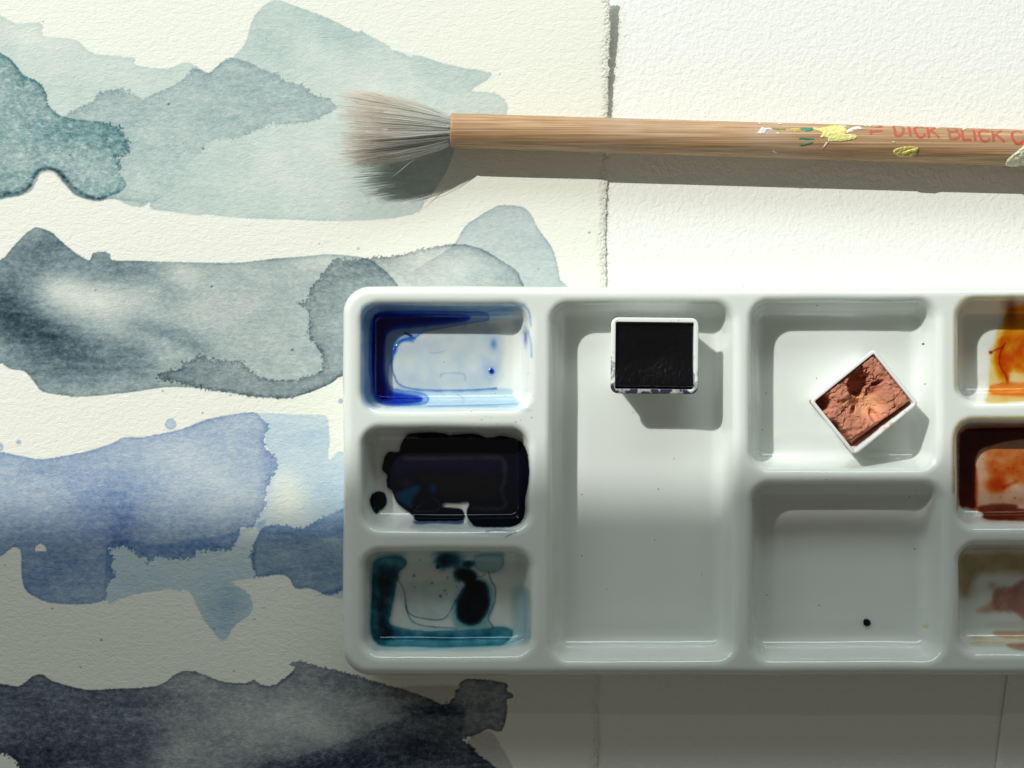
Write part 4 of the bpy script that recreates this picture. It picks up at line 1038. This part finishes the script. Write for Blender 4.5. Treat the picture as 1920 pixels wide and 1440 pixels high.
    k2 = lambda pts: k(pts, 1600, 210, 0.16667)
    dab('paint_dab', k2([(410,455),(470,425),(560,412),(650,415),(690,430),(680,470),(650,512),(580,525),(480,515),(425,490)]), 'ochre', 0.2)
    dab('paint_dab', k2([(500,480),(560,450),(640,430),(688,432),(660,470),(600,480),(540,500)]), 'yellow', 0.34)
    dab('paint_dab', k2([(1690,570),(1720,525),(1800,460),(1870,395),(1940,370),(2150,380),(2260,470),(2180,570),(2000,590),(1880,605),(1760,612),(1710,600)]), 'pale', 0.32)
    dab('paint_dab', k2([(0,560),(150,562),(300,566),(410,568),(400,580),(200,578),(0,575)]), 'pale', 0.05)
    dab('paint_dab', k2([(385,360),(425,358),(430,378),(395,380)]), 'white', 0.05); dab('paint_dab', k2([(1330,590),(1400,588),(1440,600),(1380,606)]), 'white', 0.05)
    dab('paint_dab', k2([(885,190),(930,188),(945,203),(910,203)]), 'white', 0.05); dab('paint_dab', k2([(1180,215),(1230,190),(1250,195),(1210,222)]), 'white', 0.05)
    # ---- stamped red lettering
    m = Mat('red_stamp_ink').set(Roughness=0.5)
    nn = m.noise(m.coords(0.5, 1, 1), 900, 3, 0.7); n4 = m.noise(m.coords(), 160, 2)
    wear = m.ramp(m.math('ADD', m.math('MULTIPLY', nn, 0.55), m.math('MULTIPLY', n4, 0.45)), [(0.36, 0.25), (0.54, 0.92)])
    m.base(m.mix(wear, (0.48, 0.22, 0.13), (0.58, 0.075, 0.05))); m.link(wear, m.b.inputs['Alpha'])
    M_red = m.m
    def letter(strokes, x0, wdt, top, bot, wid=0.62):
        V = []; F = []; n_ = 0
        for st in strokes:
            p = np.array(st, float); q_ = smooth_poly(p, 8, False) if len(p) > 2 and st[0] != 'L' else np.linspace(p[0], p[-1], 14)
            sx = (x0+q_[:, 0]*wdt-845)*S*0.985
            cyp = 244.5+(x0+q_[:, 0]*wdt-845)*33.0/1075
            r_ = rad(sx)
            aT = np.arcsin(np.clip((cyp-top)*S*0.986/r_, -1, 0.97)); aB = np.arcsin(np.clip((cyp-bot)*S*0.986/r_, -1, 0.99))
            aa = aB+(aT-aB)*q_[:, 1]
            pos = np.stack([sx, aa*r_], 1)
            tg = np.gradient(pos, axis=0); tg /= np.linalg.norm(tg, axis=1, keepdims=True)+1e-9
            nr = np.stack([-tg[:, 1], tg[:, 0]], 1)
            cols_ = []
            for o_ in (-0.5, 0.0, 0.5):
                pp = pos+nr*o_*wid; cols_.append(P(pp[:, 0], pp[:, 1]/r_, r_*1.012))
            Vv = np.stack(cols_, 1); V.append(Vv.reshape(-1, 3)); F.append(grid_faces(len(q_), 3)+n_); n_ += Vv.size//3
        o = mk('letter', np.vstack(V), np.vstack(F), M_red, parent=root, origin=org); o.location = (0, 0, 0)
    GL = dict(D=[[(0.1,0),(0.1,1)],[(0.1,1),(0.5,0.98),(0.88,0.75),(0.92,0.4),(0.7,0.08),(0.4,0.0),(0.1,0)]], I=[[(0.5,0),(0.5,1)]],
              C=[[(0.95,0.8),(0.72,0.98),(0.42,0.97),(0.12,0.72),(0.08,0.42),(0.28,0.08),(0.55,0.0),(0.82,0.08),(0.95,0.24)]],
              K=[[(0.1,0),(0.1,1)],[(0.1,0.4),(0.9,1)],[(0.35,0.55),(1.0,0)]], L=[[(0.1,1),(0.1,0)],[(0.1,0.03),(0.95,0.03)]],
              B=[[(0.1,0),(0.1,1)],[(0.1,1),(0.5,0.99),(0.8,0.86),(0.78,0.66),(0.5,0.54),(0.1,0.54)],[(0.1,0.54),(0.55,0.53),(0.92,0.38),(0.92,0.16),(0.6,0.01),(0.1,0)]],
              O=[[(0.5,1),(0.14,0.82),(0.06,0.45),(0.22,0.1),(0.5,0),(0.8,0.1),(0.95,0.45),(0.86,0.82),(0.5,1)]],
              N=[[(0.0,0.0),(0.0,0.5)],[(0.0,0.3),(1.0,0.38)]], R=[[(0.3,0.62),(0.9,0.66),(1.0,0.85),(0.7,1.0)]])
    for ch, x0, wd, top, bot in [('N',1626,22,240,258),('R',1630,18,237,254),('D',1669,20,238,260),('I',1693,12,239,261),('C',1707,21,240,262.5),('K',1731,22,241,264),('B',1770,22,243,266),('L',1795,18,244.5,268),
                        ('I',1814,10,246,269),('C',1826,22,247,270.5),('K',1851,23,248,272),('C',1887,23,249,275),('O',1912,23,251,277)]:
        letter(GL[ch], x0, wd, top, bot)
brush()

# ------------------------------------------------------------------ the sheer blind that shades the lower half (above and behind, out of frame)
def blind():
    yb = 500.0
    ye = (720-SHADE_PY)*S
    L = np.array(sun_pos)/MM; Pn = np.array([0, ye, 0.0])
    t = (yb-ye)/(L[1]-ye); Q = Pn+(L-Pn)*t
    m = Mat('sheer_blind_fabric')
    tr = m.n.new('ShaderNodeBsdfTransparent'); tr.inputs[0].default_value = (0.9, 0.95, 0.9, 1)
    df = m.n.new('ShaderNodeBsdfDiffuse'); df.inputs[0].default_value = (0.5, 0.47, 0.42, 1)
    mx = m.n.new('ShaderNodeMixShader'); mx.inputs[0].default_value = 0.84
    m.link(tr.outputs[0], mx.inputs[1]); m.link(df.outputs[0], mx.inputs[2]); m.link(mx.outputs[0], m.out.inputs[0]); m.n.remove(m.b)
    v, f = box_verts(Q[0]-500, Q[0]+500, yb-0.6, yb+0.6, Q[2], Q[2]+420)
    tag(mk('window_blind', v, f, m.m, smooth=False), kind='structure')
blind()
